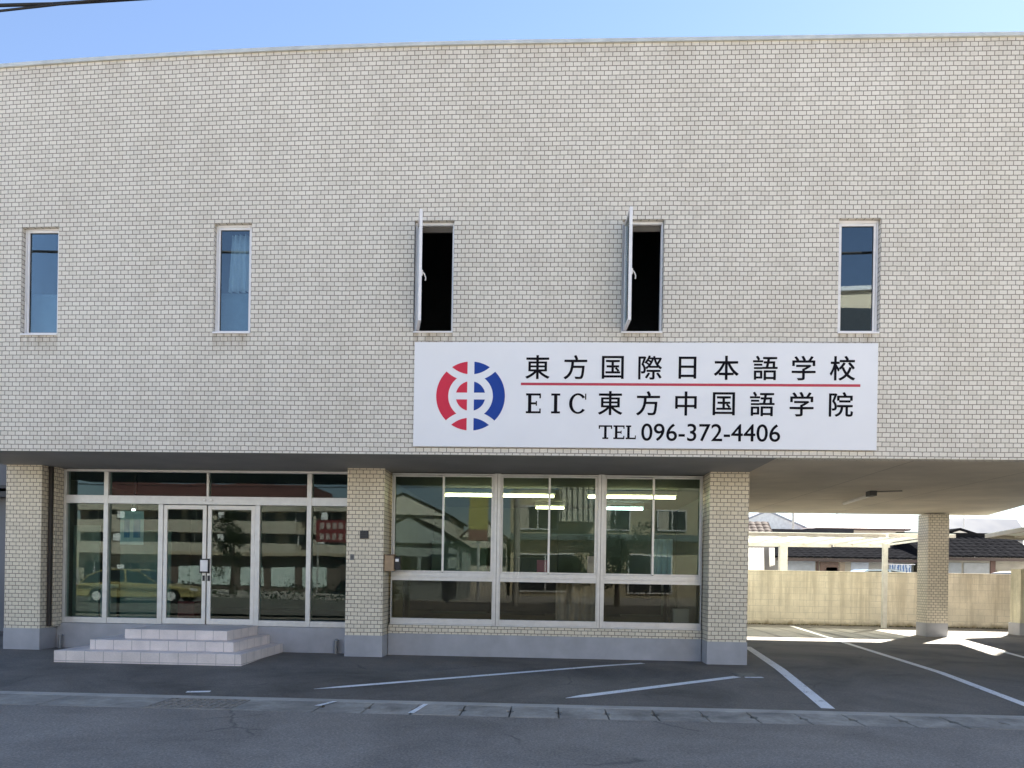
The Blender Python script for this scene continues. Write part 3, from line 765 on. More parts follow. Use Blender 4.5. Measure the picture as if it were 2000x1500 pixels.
# ------------------------------------------------------------------ inside the ground floor
def ceil_light(x0, x1, y, mat, lab):
    t = thing('fluorescent_lamp', lab, 'lamp', ((x0+x1)/2, y, 3.0), 'lit fluorescent lamps in the office')
    MB().box(x0-.03, x1+.03, y-.06, y+.06, 3.13, 3.215).build('housing', plain('lamp housing', (.6, .62, .6), .5), t)
    MB().tube((x0, y, 3.085), (x1, y, 3.085), .024, n=10).build('tube', mat, t)
ceil_light(-2.1, .15, 4.0, m_tube_y, 'long warm lit fluorescent tube across the left and middle office windows')
ceil_light(-.25, .42, 6.6, m_tube_y, 'short warm lit fluorescent tube farther back in the middle office window')
ceil_light(.85, 2.62, 4.0, m_tube_y, 'long warm lit fluorescent tube behind the right office window')
ceil_light(1.2, 2.3, 6.6, m_tube_w, 'cool white lit fluorescent tube farther back in the right office window')
curtain('curtain', .20, .93, 2.32, .50, 1.40, m_curtain, 5, .035, 'beige pleated curtain behind the lower middle office pane')
curtain('curtain', 2.05, 2.45, 3.2, 1.2, 2.2, m_sheer, 4, .03, 'pale curtain deep in the right office window')
b = MB().box(2.36, 2.64, 2.5, 2.75, .445, .86); b.box(2.35, 2.65, 2.49, 2.76, .861, .885)
tag(b.build('waste_bin', plain('white bin plastic', (.62, .66, .62), .5)), 'white lidded bin inside the lower right office pane', 'bin')
tag(MB().box(2.52, 3.3, 3.0, 3.04, .445, 1.5).build('partition_panel', plain('pale partition', (.42, .43, .38), .8)), 'pale partition panel at the right end of the lower office glazing', 'panel')
m_pink = plain('pink paper', (.75, .20, .24), .7); m_pink2 = plain('light pink paper', (.8, .45, .48), .7)
tag(MB().box(-.16, .055, 2.5, 2.62, 1.49, 1.745).build('file_box', m_pink), 'red pink file box on the sill of the middle office window', 'file box')
tag(MB().box(.765, .925, 2.4, 2.44, 1.49, 1.83).build('poster_stand', m_pink2), 'pale pink upright card beside the right mullion of the middle office window', 'card')
dk = thing('office_desk', 'dark office counter running behind the lower office panes', 'desk', (0, 2.9, .44))
MB().box(-2.7, 2.3, 2.45, 3.0, 1.435, 1.475).build('desk_top', plain('dark desk laminate', (.09, .085, .075), .4), dk, bevel=.004)
b = MB()
for x in (-2.66, -1.0, .9, 2.25): b.box(x, x+.035, 2.55, 2.95, .445, 1.434)
b.box(-2.6, 2.2, 2.94, 2.955, .75, 1.434); b.build('leg_panel', plain('dark desk panel', (.045, .042, .04), .5), dk)
for k, (x0, x1, z1, c, lab) in enumerate(((-2.9, -1.5, 2.3, (.16, .22, .22), 'tall grey green cabinet on the left of the office back wall'), (-1.3, .0, 1.9, (.06, .07, .07), 'low dark cabinet in the middle of the office back wall'), (.3, 1.9, 2.5, (.04, .05, .05), 'tall dark bookcase at the right of the office back wall'))):
    t = thing('cabinet', lab, 'cabinet', ((x0+x1)/2, 7.7, .44)); mt = plain('cabinet paint', c, .5)
    b = MB(); b.box(x0, x1, 7.5, 8.15, .445, z1); b.build('carcass', mt, t, bevel=.005)
    n = 3
    for j in range(n):
        xa = x0+(x1-x0)*j/n; b = MB(); b.box(xa+.01, xa+(x1-x0)/n-.01, 7.48, 7.498, .5, z1-.04); d = b.build('door', mt, t)
        MB().box(xa+(x1-x0)/n-.06, xa+(x1-x0)/n-.04, 7.462, 7.479, 1.2, 1.36).build('handle', m_alu, d)
# lobby
tag(MB().box(-9.32, -8.80, 3.0, 3.05, .445, 2.30).build('display_board', m_paper), 'tall pale board standing in the lobby at the left end of the entrance glazing', 'board')
tag(MB().box(-8.22, -7.22, 2.75, 2.79, .445, 2.20).build('lobby_screen', plain('grey green lobby screen', (.27, .33, .29), .8)), 'grey green screen behind the pane left of the entrance doors', 'screen')
ps = thing('poster', 'pale notice with two blue panels taped inside the pane left of the doors', 'poster', (-7.9, 2.02, 1.9))
MB().box(-7.80, -7.36, 2.018, 2.022, 1.90, 2.52).build('sheet', plain('notice paper', (.62, .70, .68), .7), ps)
b = MB(); b.box(-7.725, -7.62, 2.0145, 2.0175, 2.03, 2.36); b.box(-7.55, -7.42, 2.0145, 2.0175, 2.03, 2.36); b.build('picture', plain('blue print', (.16, .30, .45), .7), ps)
sl_ = thing('spot_lamp', 'small black lobby spot lamp with a bright lens above the notice', 'lamp', (-7.6, 2.2, 2.6))
MB().tube((-7.63, 2.20, 2.64), (-7.63, 2.16, 2.56), .05, .055, 12).build('lamp_head', m_black, sl_); MB().box(-7.645, -7.615, 2.19, 2.22, 2.62, 3.2).build('stem', m_black, sl_)
MB().ball((-7.63, 2.15, 2.55), .035, .02, .03).build('lens', emit_mat('lit lens', (.9, 1, .95), 2.0), sl_, smooth=True)
tag(MB().box(-6.95, -6.62, 2.5, 2.85, .445, .86).build('crate', plain('dark red crate', (.22, .025, .03), .6), bevel=.01), 'dark red crate on the lobby floor behind the left door', 'crate')
ch = thing('stool', 'round pale stool in the lobby at the left end of the entrance glazing', 'stool', (-8.35, 2.6, .44))
MB().tube((-8.35, 2.6, 1.08), (-8.35, 2.6, 1.16), .17, n=20).build('seat', plain('pale blue seat', (.45, .55, .60), .6), ch, bevel=.01)
MB().box(-8.45, -8.25, 2.5, 2.7, .445, 1.079).build('pedestal', plain('pale stool base', (.40, .46, .46), .6), ch)

# ------------------------------------------------------------------ behind the carport
bw = thing('block_wall', 'water-stained beige concrete block wall behind the carport', 'wall', (9.5, 13.05, 0))
MB().box(3.0, 15.2, 13.0, 13.15, -.05, 1.70).build('wall_face', m_block, bw)
b = MB(); b.box(2.99, 15.21, 12.995, 13.155, 1.701, 1.745); b.build('wall_cap', m_block, bw, bevel=.012)
pr = thing('wall_pier', 'short mossy concrete pier at the right end of the block wall', 'pier', (13.5, 10.2, 0))
MB().box(13.32, 13.75, 10.15, 10.6, .34, 1.86).build('shaft', concrete_mat('mossy pier concrete', (.66, .62, .46), 40, .25, .4), pr)
MB().box(13.29, 13.78, 10.12, 10.63, -.03, .338).build('footing', m_plinth, pr)
def carport(x0, x1, y0, y1, z0, z1, posts, label, poly_n):
    t = thing('carport', label, 'carport', ((x0+x1)/2, (y0+y1)/2, 0), 'small polycarbonate carports by the block wall')
    b = MB(); s_ = (z1-z0)/(y1-y0); Z = lambda y: z0+s_*(y-y0)
    for (ya, yb, h) in ((y0, y0+.10, .10), (y1-.12, y1, .14)): b.box(x0, x1, ya, yb, Z(ya)-h, Z(ya))
    n = poly_n
    for k in range(n+1):
        x = x0+(x1-x0-.05)*k/n
        b.prism([(y0+.101, Z(y0+.1)-.07), (y1-.121, Z(y1-.12)-.07), (y1-.121, Z(y1-.12)-.006), (y0+.101, Z(y0+.1)-.006)], 'x', x, x+.05)
    b.build('roof_frame', m_post, t)
    b = MB(); ny = 10
    for k in range(ny):
        ya, yb = y0+(y1-y0)*k/ny, y0+(y1-y0)*(k+1)/ny; c = lambda y: Z(y)+.01+.06*math.sin(math.pi*(y-y0)/(y1-y0))
        b.face([(x0, ya, c(ya)), (x1, ya, c(ya)), (x1, yb, c(yb)), (x0, yb, c(yb))])
    o = b.build('roof_panel', m_poly, t, smooth=True); m = o.modifiers.new('solid', 'SOLIDIFY'); m.thickness = .004
    for (px, py, w) in posts: MB().box(px-w/2, px+w/2, py-w/2, py+w/2, -.04, Z(py)-.15).build('post', m_post, t, bevel=.006)
    return t
carport(3.6, 9.62, 10.2, 14.3, 2.79, 2.70, [(8.02, 14.2, .24), (4.6, 14.2, .2)], 'left polycarbonate carport with posts behind the block wall', 7)
carport(9.7, 11.55, 10.2, 14.3, 2.81, 2.72, [(10.50, 12.2, .13)], 'right polycarbonate carport on one pale post in front of the block wall', 3)
cr = thing('canopy', 'pale carport canopy with a pointed corner coming in at the right edge', 'canopy', (16, 10.5, 0))
tip, nr, fr = Vector((12.75, 10.9)), Vector((14.3, 6.6)), Vector((18.0, 15.2))
nr = Vector((11.72, 7.0)); fr = Vector((18.5, 14.1)); q = [tip, nr, Vector((11.2, 6.0)), Vector((10.22, 4.45)), Vector((9.3, 1.0)), Vector((9.0, -1.5)), Vector((20, -1.5)), fr]; zc = 2.86  # near outline extended out of view to keep sun off the carport floor
MB().prism([(p.x, p.y) for p in q], 'z', zc, zc+.012).build('roof_panel', plain('pale green sheet roofing', (.62, .68, .62), .5), cr)
b = MB()
for a, c in ((q[0], q[1]), (q[0], q[-1])):
    d = (c-a).normalized(); n_ = Vector((-d.y, d.x))*.09
    if n_.dot(Vector((16, 10))-a) < 0: n_ = -n_
    b.prism([(a.x, a.y), (c.x, c.y), (c.x+n_.x, c.y+n_.y), (a.x+n_.x, a.y+n_.y)], 'z', zc-.10+(0 if c is nr else .004), zc-.002)
b.build('edge_beam', plain('grey beige canopy beam', (.36, .33, .27), .5), cr)
b = MB()
for k in range(1, 5):
    a = tip+(fr-tip)*k/5; c = a+Vector((1.5, -4.3))*.9; b.prism([(a.x, a.y), (c.x, c.y), (c.x+.05, c.y), (a.x+.05, a.y)], 'z', zc-.06, zc-.003)
b.build('rafter', m_post, cr)
MB().box(17.5, 17.7, 11, 11.2, -.05, zc-.1).build('post', m_post, cr)

# houses behind
def tiled_roof(name, x0, x1, y0, z0, y1, z1, mat, parent, pitch=.30, amp=.032, rows=7, lift=.014):
    b = MB(); n = int((x1-x0)/pitch)*6
    for r_ in range(rows):
        ta, tb = r_/rows, (r_+1)/rows
        for k in range(n):
            xa, xb = x0+(x1-x0)*k/n, x0+(x1-x0)*(k+1)/n
            h = lambda x: amp*abs(math.sin(math.pi*(x-x0)/pitch))
            P = lambda x, t, l: (x, y0+(y1-y0)*t, z0+(z1-z0)*t+h(x)+l)
            b.face([P(xa, ta, lift), P(xb, ta, lift), P(xb, tb, 0), P(xa, tb, 0)])
            if r_: b.face([P(xa, ta, 0), P(xb, ta, 0), P(xb, ta, lift), P(xa, ta, lift)])
            else: b.face([P(xa, 0, -.05), P(xb, 0, -.05), P(xb, 0, lift), P(xa, 0, lift)])
    return b.build(name, mat, parent)
def low_house(x0, x1, eave, ridge, label, panels):
    t = thing('tiled_house', label, 'house', ((x0+x1)/2, 21, 0), 'low houses with black tiled roofs behind the wall')
    MB().box(x0+.3, x1-.3, 19.7, 24, -.05, eave-.02).build('wall', plain('house plaster', (.42, .40, .35), .8, 0, .2, 2), t)
    r_ = tiled_roof('roof', x0, x1, 19.2, eave, 21.5, ridge, m_roof_k, t)
    b = MB(); b.face([(x0, 21.5, ridge), (x1, 21.5, ridge), (x1, 24.4, eave), (x0, 24.4, eave)])
    for x in (x0+.02, x1-.02): b.face([(x, 19.3, eave), (x, 21.5, ridge), (x, 24.3, eave)])
    b.box(x0-.05, x1+.05, 21.4, 21.6, ridge-.02, ridge+.13); b.build('ridge', m_roof_k, r_)
    MB().box(x0, x1, 19.16, 19.24, eave-.17, eave-.055).build('gutter_pipe', plain('brown eaves gutter', (.07, .05, .045), .5), t)
    for (xa, xb, za, zb, c, nm) in panels:
        w = MB().box(xa, xb, 19.66, 19.698, za, zb).build(nm, plain('panel '+nm, c, .4, 0, .2, 3), t)
low_house(9.35, 15.3, 2.38, 2.98, 'low house with black tiled roof directly above the left stretch of block wall',
    [(9.8, 11.05, .8, 2.22, (.38, .43, .50), 'window'), (11.1, 11.2, .3, 2.3, (.09, .05, .04), 'corner_post'), (11.25, 12.0, .8, 2.2, (.16, .10, .08), 'shutter'), (11.5, 11.95, .9, 1.98, (.60, .60, .58), 'laundry_panel'), (12.05, 12.25, .8, 2.2, (.42, .34, .26), 'door'), (12.5, 13.2, .8, 2.2, (.50, .56, .66), 'window'), (14.2, 15.0, .8, 2.2, (.13, .14, .12), 'window')])
low_house(15.2, 19.85, 2.50, 3.45, 'low house with larger black tiled roof right of the carport column',
    [(16.1, 16.9, .8, 2.25, (.36, .40, .44), 'window'), (17.0, 18.0, .8, 2.25, (.40, .43, .46), 'window'), (18.05, 18.25, .3, 2.35, (.12, .06, .05), 'corner_post'), (18.3, 19.2, .8, 1.98, (.40, .36, .26), 'panel')])
def gable_house(name, label, x0, x1, y0, y1, ze, zr, cw, mr, along='x'):
    t = thing(name, label, 'house', ((x0+x1)/2, (y0+y1)/2, 0)); xm, ym = (x0+x1)/2, (y0+y1)/2
    b = MB(); b.box(x0+.25, x1-.25, y0+.25, y1-.25, -.05, ze); b.build('wall', plain('wall '+name, cw, .8, 0, .1, 1), t)
    b = MB()
    if along == 'x':      # ridge along x
        b.face([(x0, y0, ze), (x1, y0, ze), (x1, ym, zr), (x0, ym, zr)]); b.face([(x0, y1, ze), (x0, ym, zr), (x1, ym, zr), (x1, y1, ze)])
        g_ = [[(x0+.05, y0, ze), (x0+.05, ym, zr), (x0+.05, y1, ze)], [(x1-.05, y0, ze), (x1-.05, ym, zr), (x1-.05, y1, ze)]]
    elif along == 'y':
        b.face([(x0, y0, ze), (xm, y0, zr), (xm, y1, zr), (x0, y1, ze)]); b.face([(x1, y0, ze), (x1, y1, ze), (xm, y1, zr), (xm, y0, zr)])
        g_ = [[(x0, y0+.05, ze), (x1, y0+.05, ze), (xm, y0+.05, zr)], [(x0, y1-.05, ze), (x1, y1-.05, ze), (xm, y1-.05, zr)]]
    else:                 # hipped
        h = (y1-y0)/2*.9; a, c = (x0+h, ym, zr), (x1-h, ym, zr) if x1-h > x0+h else (x0+h+.3, ym, zr)
        b.face([(x0, y0, ze), (x1, y0, ze), c, a]); b.face([(x1, y1, ze), (x0, y1, ze), a, c]); b.face([(x0, y1, ze), (x0, y0, ze), a]); b.face([(x1, y0, ze), (x1, y1, ze), c]); g_ = []
    r_ = b.build('roof', mr, t); m = r_.modifiers.new('solid', 'SOLIDIFY'); m.thickness = .12
    if g_:
        for f in g_:
            b = MB(); b.face(f); b.build('gable', plain('gable '+name, [min(.92, c*1.3) for c in cw], .8), t)
    return t
m_pinkroof = plain('pale pink roof', (.13, .085, .082), .7, 0, .12, 1); m_pale = plain('pale metal roof', (.40, .43, .48), .6, 0, .08, 1); m_blueroof = plain('blue grey roof', (.07, .095, .15), .6, 0, .12, 1.5)
gable_house('hip_roof_house', 'far house with a pale pink hipped roof seen between pillars', 15.9, 21.3, 33, 38, 4.52, 5.25, (.66, .60, .52), m_pinkroof, 'hip')
gable_house('gabled_house', 'far pale house with a broad whitish gable just right of the near pillar', 11.6, 17.4, 38, 48, 4.75, 6.0, (.68, .71, .76), m_pale, 'y')
gable_house('blue_roof_house', 'far house with a wide blue grey roof right of the carport column', 21.6, 26.2, 30, 32.5, 3.85, 5.02, (.40, .42, .46), m_blueroof, 'x')
sh = gable_house('small_gable_house', 'small house with a pale triangular gable in front of the blue grey roof', 19.0, 21.6, 26, 27.6, 3.72, 4.12, (.72, .70, .68), m_roof_k, 'y')
bh = gable_house('brown_roof_house', 'small house with brown tiled roof and cream gable beside the near pillar', 7.6, 9.95, 21.5, 23.2, 3.35, 3.95, (.60, .52, .42), m_roof_b, 'x')
tiled_roof('roof_tiles', 7.6, 9.9, 21.45, 3.40, 22.3, 4.0, m_roof_b, bh, .28, .03, 4)
fh = thing('flat_roof_shed', 'long shed with a flat dark roof edge above the left carport', 'shed', (12.2, 25, 0))
MB().box(10.5, 14.2, 24.2, 27.5, -.05, 3.42).build('wall', plain('shed plaster', (.30, .29, .27), .8), fh)
b = MB(); b.box(10.3, 12.2, 24, 27.8, 3.42, 3.80); b.box(12.21, 14.35, 24, 27.8, 3.42, 3.86); b.build('roof', plain('dark roof felt', (.035, .035, .045), .7), fh)
def antenna(x, y, z, h, lab, s=1.0):
    t = thing('tv_antenna', lab, 'antenna', (x, y, z)); MB().tube((x, y, z), (x, y, z+h), .025*s, n=6).build('mast', m_alu, t)
    b = MB(); b.tube((x-.5*s, y, z+h*.9), (x+.5*s, y, z+h*.95), .015*s, n=6)
    for k in range(6): b.tube((x-.45*s+k*.18*s, y-.25*s, z+h*.92), (x-.45*s+k*.18*s, y+.25*s, z+h*.92), .010*s, n=5)
    b.build('boom', m_alu, t)
antenna(18.0, 35.5, 5.1, 1.0, 'thin television antenna on the pale pink hipped roof', 1.2)
antenna(22.1, 29.0, 4.3, .95, 'dark bent television antenna on the blue grey roof', 1.5)
up_ = thing('utility_pole', 'thin pale pole rising behind the flat dark shed roof', 'pole', (12.9, 28.5, 0)); MB().tube((13.2, 29, -.1), (13.2, 29, 9), .07, .06, 8).build('pole', m_post, up_)
# laundry and drum behind the wall
bs = thing('laundry_rack', 'blue patterned laundry hanging under the roof left of the carport column', 'laundry', (14.2, 18.5, 1.8))
MB().tube((13.3, 18.5, 2.12), (14.5, 18.5, 2.12), .012, n=6).build('rail', m_alu_w, bs)
b = MB()
for k in range(24):
    xa, xb = 13.5+k*.036, 13.5+(k+1)*.036; ya, yb = 18.5+.03*math.sin(k*1.1), 18.5+.03*math.sin((k+1)*1.1); b.face([(xa, ya, 1.55), (xb, yb, 1.55), (xb, yb, 2.10), (xa, ya, 2.10)])
tn = NT('blue striped cloth'); wv = tn.n('TexWave'); wv.inputs['Scale'].default_value = 3.2; wv.inputs['Distortion'].default_value = 9; tn.l(tn.pos(), wv.inputs['Vector']); tn.col(tn.ramp(wv.outputs['Fac'], [(.4, (.08, .16, .34)), (.6, (.6, .66, .72))]))
b.build('cloth', tn.mat, bs)
sr = thing('striped_awning', 'pale striped curtain hanging beside the near pillar above the block wall', 'awning', (7.2, 15, 1.7))
b = MB()
for k in range(30):
    xa, xb = 7.0+k*.022, 7.0+(k+1)*.022; y = lambda q: 15+.04*math.sin(q*1.25); b.face([(xa, y(k), 1.2), (xb, y(k+1), 1.2), (xb-.05, y(k+1), 2.55), (xa-.05, y(k), 2.55)])
b.build('cloth', m_sheer, sr, smooth=True); MB().box(6.6, 8.0, 15.06, 15.12, 1.0, 2.6).build('backing', plain('grey backing', (.12, .12, .13), .8), sr)
ws = thing('wash_sack', 'white cloth hanging next to the pale striped curtain', 'cloth', (7.9, 15, 2)); b = MB()
for k in range(12):
    xa, xb = 7.78+k*.016, 7.78+(k+1)*.016; y = lambda q: 14.9+.02*math.sin(q*1.6); b.face([(xa, y(k), 1.95), (xb, y(k+1), 1.85+.01*k), (xb-.02, y(k+1), 2.55), (xa-.02, y(k), 2.55)])
b.build('cloth', m_sheer, ws, smooth=True)

# car builder (used for the cars behind the wall and across the road)
def car(name, label, x, y, z, L, paint, face=1):
    t = thing(name, label, 'car', (x, y, z)); hw = .84; X = lambda u: x+face*(u-.5)*L
    low = [(0, .30), (.0, .62), (.02, .80), (.10, .86), (.30, .90), (.68, .86), (.80, .78), (.94, .68), (1.0, .55), (1.0, .28)]
    def arch(c, r=.075):
        return [(c+r, .26)]+[(c+r*math.cos(R(a)), .26+.36*math.sin(R(a))) for a in range(20, 180, 20)]+[(c-r, .26)]
    poly = low+arch(.82)+arch(.19)
    b = MB(); pts = [(X(p[0]), z+p[1]) for p in poly]
    b.prism(pts, 'y', y-hw, y+hw); body = b.build('body', paint, t, bevel=.04)
    gp = [(.04, .86), (.10, 1.20), (.22, 1.44), (.42, 1.47), (.52, 1.40), (.70, .86)]
    b = MB(); n = len(gp)
    A = [Vector((X(p[0]), y-hw+.05+(p[1]-.86)*.28, z+p[1])) for p in gp]; B = [Vector((X(p[0]), y+hw-.05-(p[1]-.86)*.28, z+p[1])) for p in gp]
    b.face(A); b.face(B[::-1])
    for i in range(n-1): b.face([A[i], A[i+1], B[i+1], B[i]])
    b.build('cabin_glass', plain('dark car glass', (.02, .025, .025), .08), t)
    b = MB()
    for q_ in (A, B):
        s_ = -.012 if q_ is A else .012
        for i in range(n-1):
            a, c = q_[i], q_[i+1]; d = (c-a).normalized()*.0; w_ = Vector((0, 0, .05)); 
            b.face([a+Vector((0, s_, 0)), c+Vector((0, s_, 0)), c+Vector((0, s_, -.055)), a+Vector((0, s_, -.055))])
        m_ = Vector((X(.40), (q_[3].y+q_[2].y)/2, z+1.44)); k = Vector((X(.42), q_[0].y, z+.86)); b.face([m_+Vector((-.04, s_, 0)), m_+Vector((.04, s_, 0)), k+Vector((.04, s_, 0)), k+Vector((-.04, s_, 0))])
    for i in range(1, 4): b.face([A[i]+Vector((0, 0, .012)), A[i+1]+Vector((0, 0, .012)), B[i+1]+Vector((0, 0, .012)), B[i]+Vector((0, 0, .012))])
    b.build('roof', paint, t)
    for u in (.19, .82):
        for s_ in (-1, 1):
            w_ = MB().tube((X(u), y+s_*(hw-.20), z+.31), (X(u), y+s_*(hw+.005), z+.31), .31, n=24).build('wheel', m_black, t)
            MB().tube((X(u), y+s_*(hw+.0), z+.31), (X(u), y+s_*(hw+.015), z+.31), .20, n=16).build('rim', m_alu_w, w_)
    for s_ in (-1, 1):
        MB().box(X(.955), X(1.003), y+s_*.50, y+s_*.80, z+.55, z+.66).build('headlight', m_alu_w, t)
        MB().box(X(-.003), X(.03), y+s_*.52, y+s_*.80, z+.62, z+.80).build('tail_light', plain('tail red', (.35, .02, .02), .3), t)
    return t
car('parked_car', 'blue white car half hidden behind the block wall next to the carport post', 12.3, 15.6, .40, 3.9, plain('pale blue car paint', (.30, .40, .52), .25), 1)
car('parked_car', 'pale grey car peeping over the block wall right of the carport column', 17.0, 17.0, .42, 3.9, plain('pale grey car paint', (.5, .53, .55), .25), -1)

# unseen block added on the right to stop a sun streak on the carport floor
nr_ = thing('sun_blocker', 'unseen tall grey block added past the right end of the carport to block the sun', 'building', (22, 14, 0))
MB().box(18.8, 27, 12, 16.6, -.05, 16).build('wall', plain('blocker render', (.40, .39, .37), .85, 0, .1, 1), nr_)
MB().box(18.6, 27.2, 11.8, 16.8, 16.0, 16.25).build('roof', plain('blocker roof edge', (.2, .2, .2), .7), nr_)
for k in range(4):
    for j in range(3): MB().box(19.6+j*2.4, 21.0+j*2.4, 11.96, 11.998, 1.2+k*3.6, 2.9+k*3.6).build('window', m_dark, nr_)
# neighbour on the left edge
nh = thing('neighbour_building', 'grey neighbouring building seen in the gap left of the left pillar', 'building', (-13, 6, 0))
MB().box(-20, -10.9, 5, 12, -.05, 3.0).build('wall', plain('grey render', (.20, .21, .235), .8, 0, .15, 1), nh)
b = MB(); b.box(-20.1, -10.6, 4.6, 12.1, 3.0, 3.12); b.box(-20.1, -10.65, 4.62, 12, 3.19, 3.26); b.build('eaves', plain('dark eaves', (.05, .05, .055), .6), nh)
MB().box(-11.6, -11.2, 4.93, 4.999, 1.9, 2.2).build('window', m_black, nh)
MB().box(-20, -9.9, 12.5, 12.6, -.05, 6).build('rear_wall', plain('rear render', (.15, .155, .17), .8), nh)

# overhead cables at the top left of the picture
for k, (za, zb, r_, lab) in enumerate(((5.955, 6.03, .013, 'thick black overhead cable crossing the top left corner, upper one'), (5.915, 6.025, .009, 'thin black overhead cable sagging just below the thick one at the top left corner'))):
    b = MB(); n = 40; pts = []
    for i in range(n+1):
        u = i/n; xx = -16+u*32; pts.append(Vector((xx, -5.5+.04*math.sin(xx*1.3+k*2), za+(zb-za)*(xx+4.4)/2.0*(1 if xx < 1 else .8)+.004*math.sin(xx*7+k))))
    b.path(pts, r_, 7); o = b.build('power_cable', m_cable, smooth=True); tag(o, lab, 'cable', 'overhead power cables')

b = MB(); b.path([Vector((-40+i*2, -8+.1*math.sin(i*.5), 9.9+.0004*(-40+i*2)**2)) for i in range(41)], .035, 7)
tag(b.build('power_cable', m_cable, smooth=True), 'thick overhead cable bundle high above the road, mirrored in the upstairs windows', 'cable', 'overhead power cables')
# ------------------------------------------------------------------ the other side of the road (seen in the glass)
m_apt = plain('apartment render', (.40, .37, .30), .85, 0, .1, .5); m_dw = plain('dark window', (.03, .035, .04), .2); m_apt2 = plain('apartment balcony', (.52, .48, .40), .85, 0, .08, .5)
ap = thing('apartment_block', 'cream apartment block with long balconies and a brown roof across the car park', 'building', (-32, -58, 0))
MB().box(-46, -18.5, -66, -55.9, -.5, 8.3).build('wall', m_apt, ap)
b = MB(); b.prism([(-66.6, 8.3), (-55.2, 8.3), (-56.8, 10.0), (-65, 10.0)], 'x', -43.5, -23.5); b.build('roof', plain('brown apartment roof', (.11, .045, .04), .7, 0, .1, .6), ap)
b = MB()
for z in (2.85, 5.0, 7.15): b.box(-46.2, -24.0, -55.9, -54.6, z, z+1.2); b.box(-22.8, -18.4, -55.9, -54.6, z, z+1.2)
b.build('balcony', m_apt2, ap)
for z in (.4, 4.1-.05, 6.25, 1.0):
    for k in range(8):
        xa = -45.3+k*3.35+random.uniform(-.3, .3); w_ = MB().box(xa, xa+(1.9 if k % 2 else 2.5), -55.89, -55.84, z, z+.93).build('window', m_dw, ap)
        MB().box(xa+.9, xa+.98, -55.839, -55.80, z, z+.93).build('window_bar', m_alu_w, w_)
        if k % 3 == 0: MB().box(xa+2.6, xa+3.2, -55.3, -54.95, z-.1, z+.45).build('cooler_unit', m_apt2, ap)
        if k % 3 == 1: MB().box(xa+.2, xa+.8, -54.9, -54.7, z+.1, z+.8).build('laundry', m_sheer, ap)
sh = thing('shop_row', 'low shop with white framed windows in front of the apartment block', 'shop', (-20, -41, 0))
MB().box(-29, -15.5, -46, -40.2, -.3, 2.6).build('wall', plain('shop wall', (.13, .10, .085), .8), sh)
MB().box(-29.4, -15.1, -46.2, -39.4, 2.6, 2.85).build('roof', plain('shop fascia', (.42, .36, .26), .7), sh)
for k in range(5): MB().box(-28+k*2.4, -26.2+k*2.4, -40.19, -40.12, .3, 1.75).build('window', m_paper, sh)
bn = thing('banner', 'dark red banner with two rows of pale marks by the car park', 'banner', (-14.7, -35, 3.5))
MB().box(-15.8, -13.2, -35.06, -35, 3.5, 4.95).build('cloth', plain('dark red banner', (.20, .03, .035), .7), bn)
b = MB()
for r_ in range(2):
    for k in range(5): b.box(-15.55+k*.45, -15.25+k*.45, -34.995, -34.99, 3.68+r_*.7, 4.08+r_*.7)
b.build('marks', plain('banner white', (.45, .36, .34), .7), bn)
for x in (-15.7, -13.3): MB().tube((x, -35.1, -.1), (x, -35.1, 5), .05, n=8).build('post', m_alu, bn)
def simple_house(label, x0, x1, y0, y1, ze, zr, cw, mr, along):
    t = gable_house('street_house', label, x0, x1, y0, y1, ze, zr, cw, mr, along)
    for k in range(3):
        xa = x0+.8+k*(x1-x0-1.6)/3; MB().box(xa, xa+1.2, y1-.249, y1-.20, ze-1.9, ze-.7).build('window', m_dw, t)
        if ze > 5: MB().box(xa, xa+1.2, y1-.249, y1-.20, .8, 2.0).build('window', m_dw, t)
    return t
simple_house('white two storey house across the road at the left of the office reflection', -12.5, -6.0, -42, -32, 5.2, 6.6, (.55, .53, .46), m_roof_k, 'y')
simple_house('grey green house with a gable end across the road', -10.5, -4.6, -33, -25, 3.1, 4.7, (.30, .34, .33), m_roof_k, 'y')
simple_house('cream house beside the yellow sign across the road', -6.0, -2.6, -44, -36, 4.0, 5.4, (.55, .52, .45), m_roof_b, 'y')
ys = thing('street_sign', 'tall yellow and white shop sign on a post across the road', 'sign', (-3.6, -25.5, 0))
MB().box(-4.2, -3.2, -25.6, -25.3, 3.9, 5.75).build('panel', plain('yellow sign face', (.50, .46, .16), .5), ys); MB().box(-4.2, -3.2, -25.6, -25.3, 3.3, 3.89).build('panel', plain('red sign face', (.30, .16, .13), .5), ys)
MB().tube((-3.7, -25.45, -.1), (-3.7, -25.45, 3.3), .09, n=10).build('post', m_alu, ys)
tb = thing('office_block', 'beige office block with a railed balcony across the road', 'building', (4, -42, 0))
MB().box(-2.6, 14, -50, -38.4, -.3, 7.6).build('wall', plain('office render', (.46, .40, .28), .85, 0, .1, .5), tb)
MB().box(-2.6, 14, -38.39, -37.6, 4.0, 4.45).build('balcony', plain('office band', (.13, .17, .17), .8), tb)
for (xa, xb, za, zb) in ((-2, .8, 4.8, 6.4), (3.9, 6.0, 4.8, 6.6), (8, 10, 4.8, 6.2), (-2, 2, .3, 3), (6, 9, .3, 3)):
    w_ = MB().box(xa, xb, -38.38, -38.3, za, zb).build('window', m_dw, tb); b = MB()
    frame_ring(b, xa-.05, xb+.05, za-.05, zb+.05, -38.38, -38.26, .08); b.box((xa+xb)/2-.04, (xa+xb)/2+.04, -38.299, -38.27, za, zb); b.build('frame', m_alu_w, w_)
    if za > 4: MB().box(xa+.05, xa+.75, -38.295, -38.285, za, zb).build('blind', m_curtain, w_)
MB().box(.9, 3.6, -38.39, -37.4, 5.3, 8.6).build('stair_tower', plain('tower render', (.6, .58, .5), .85), tb)
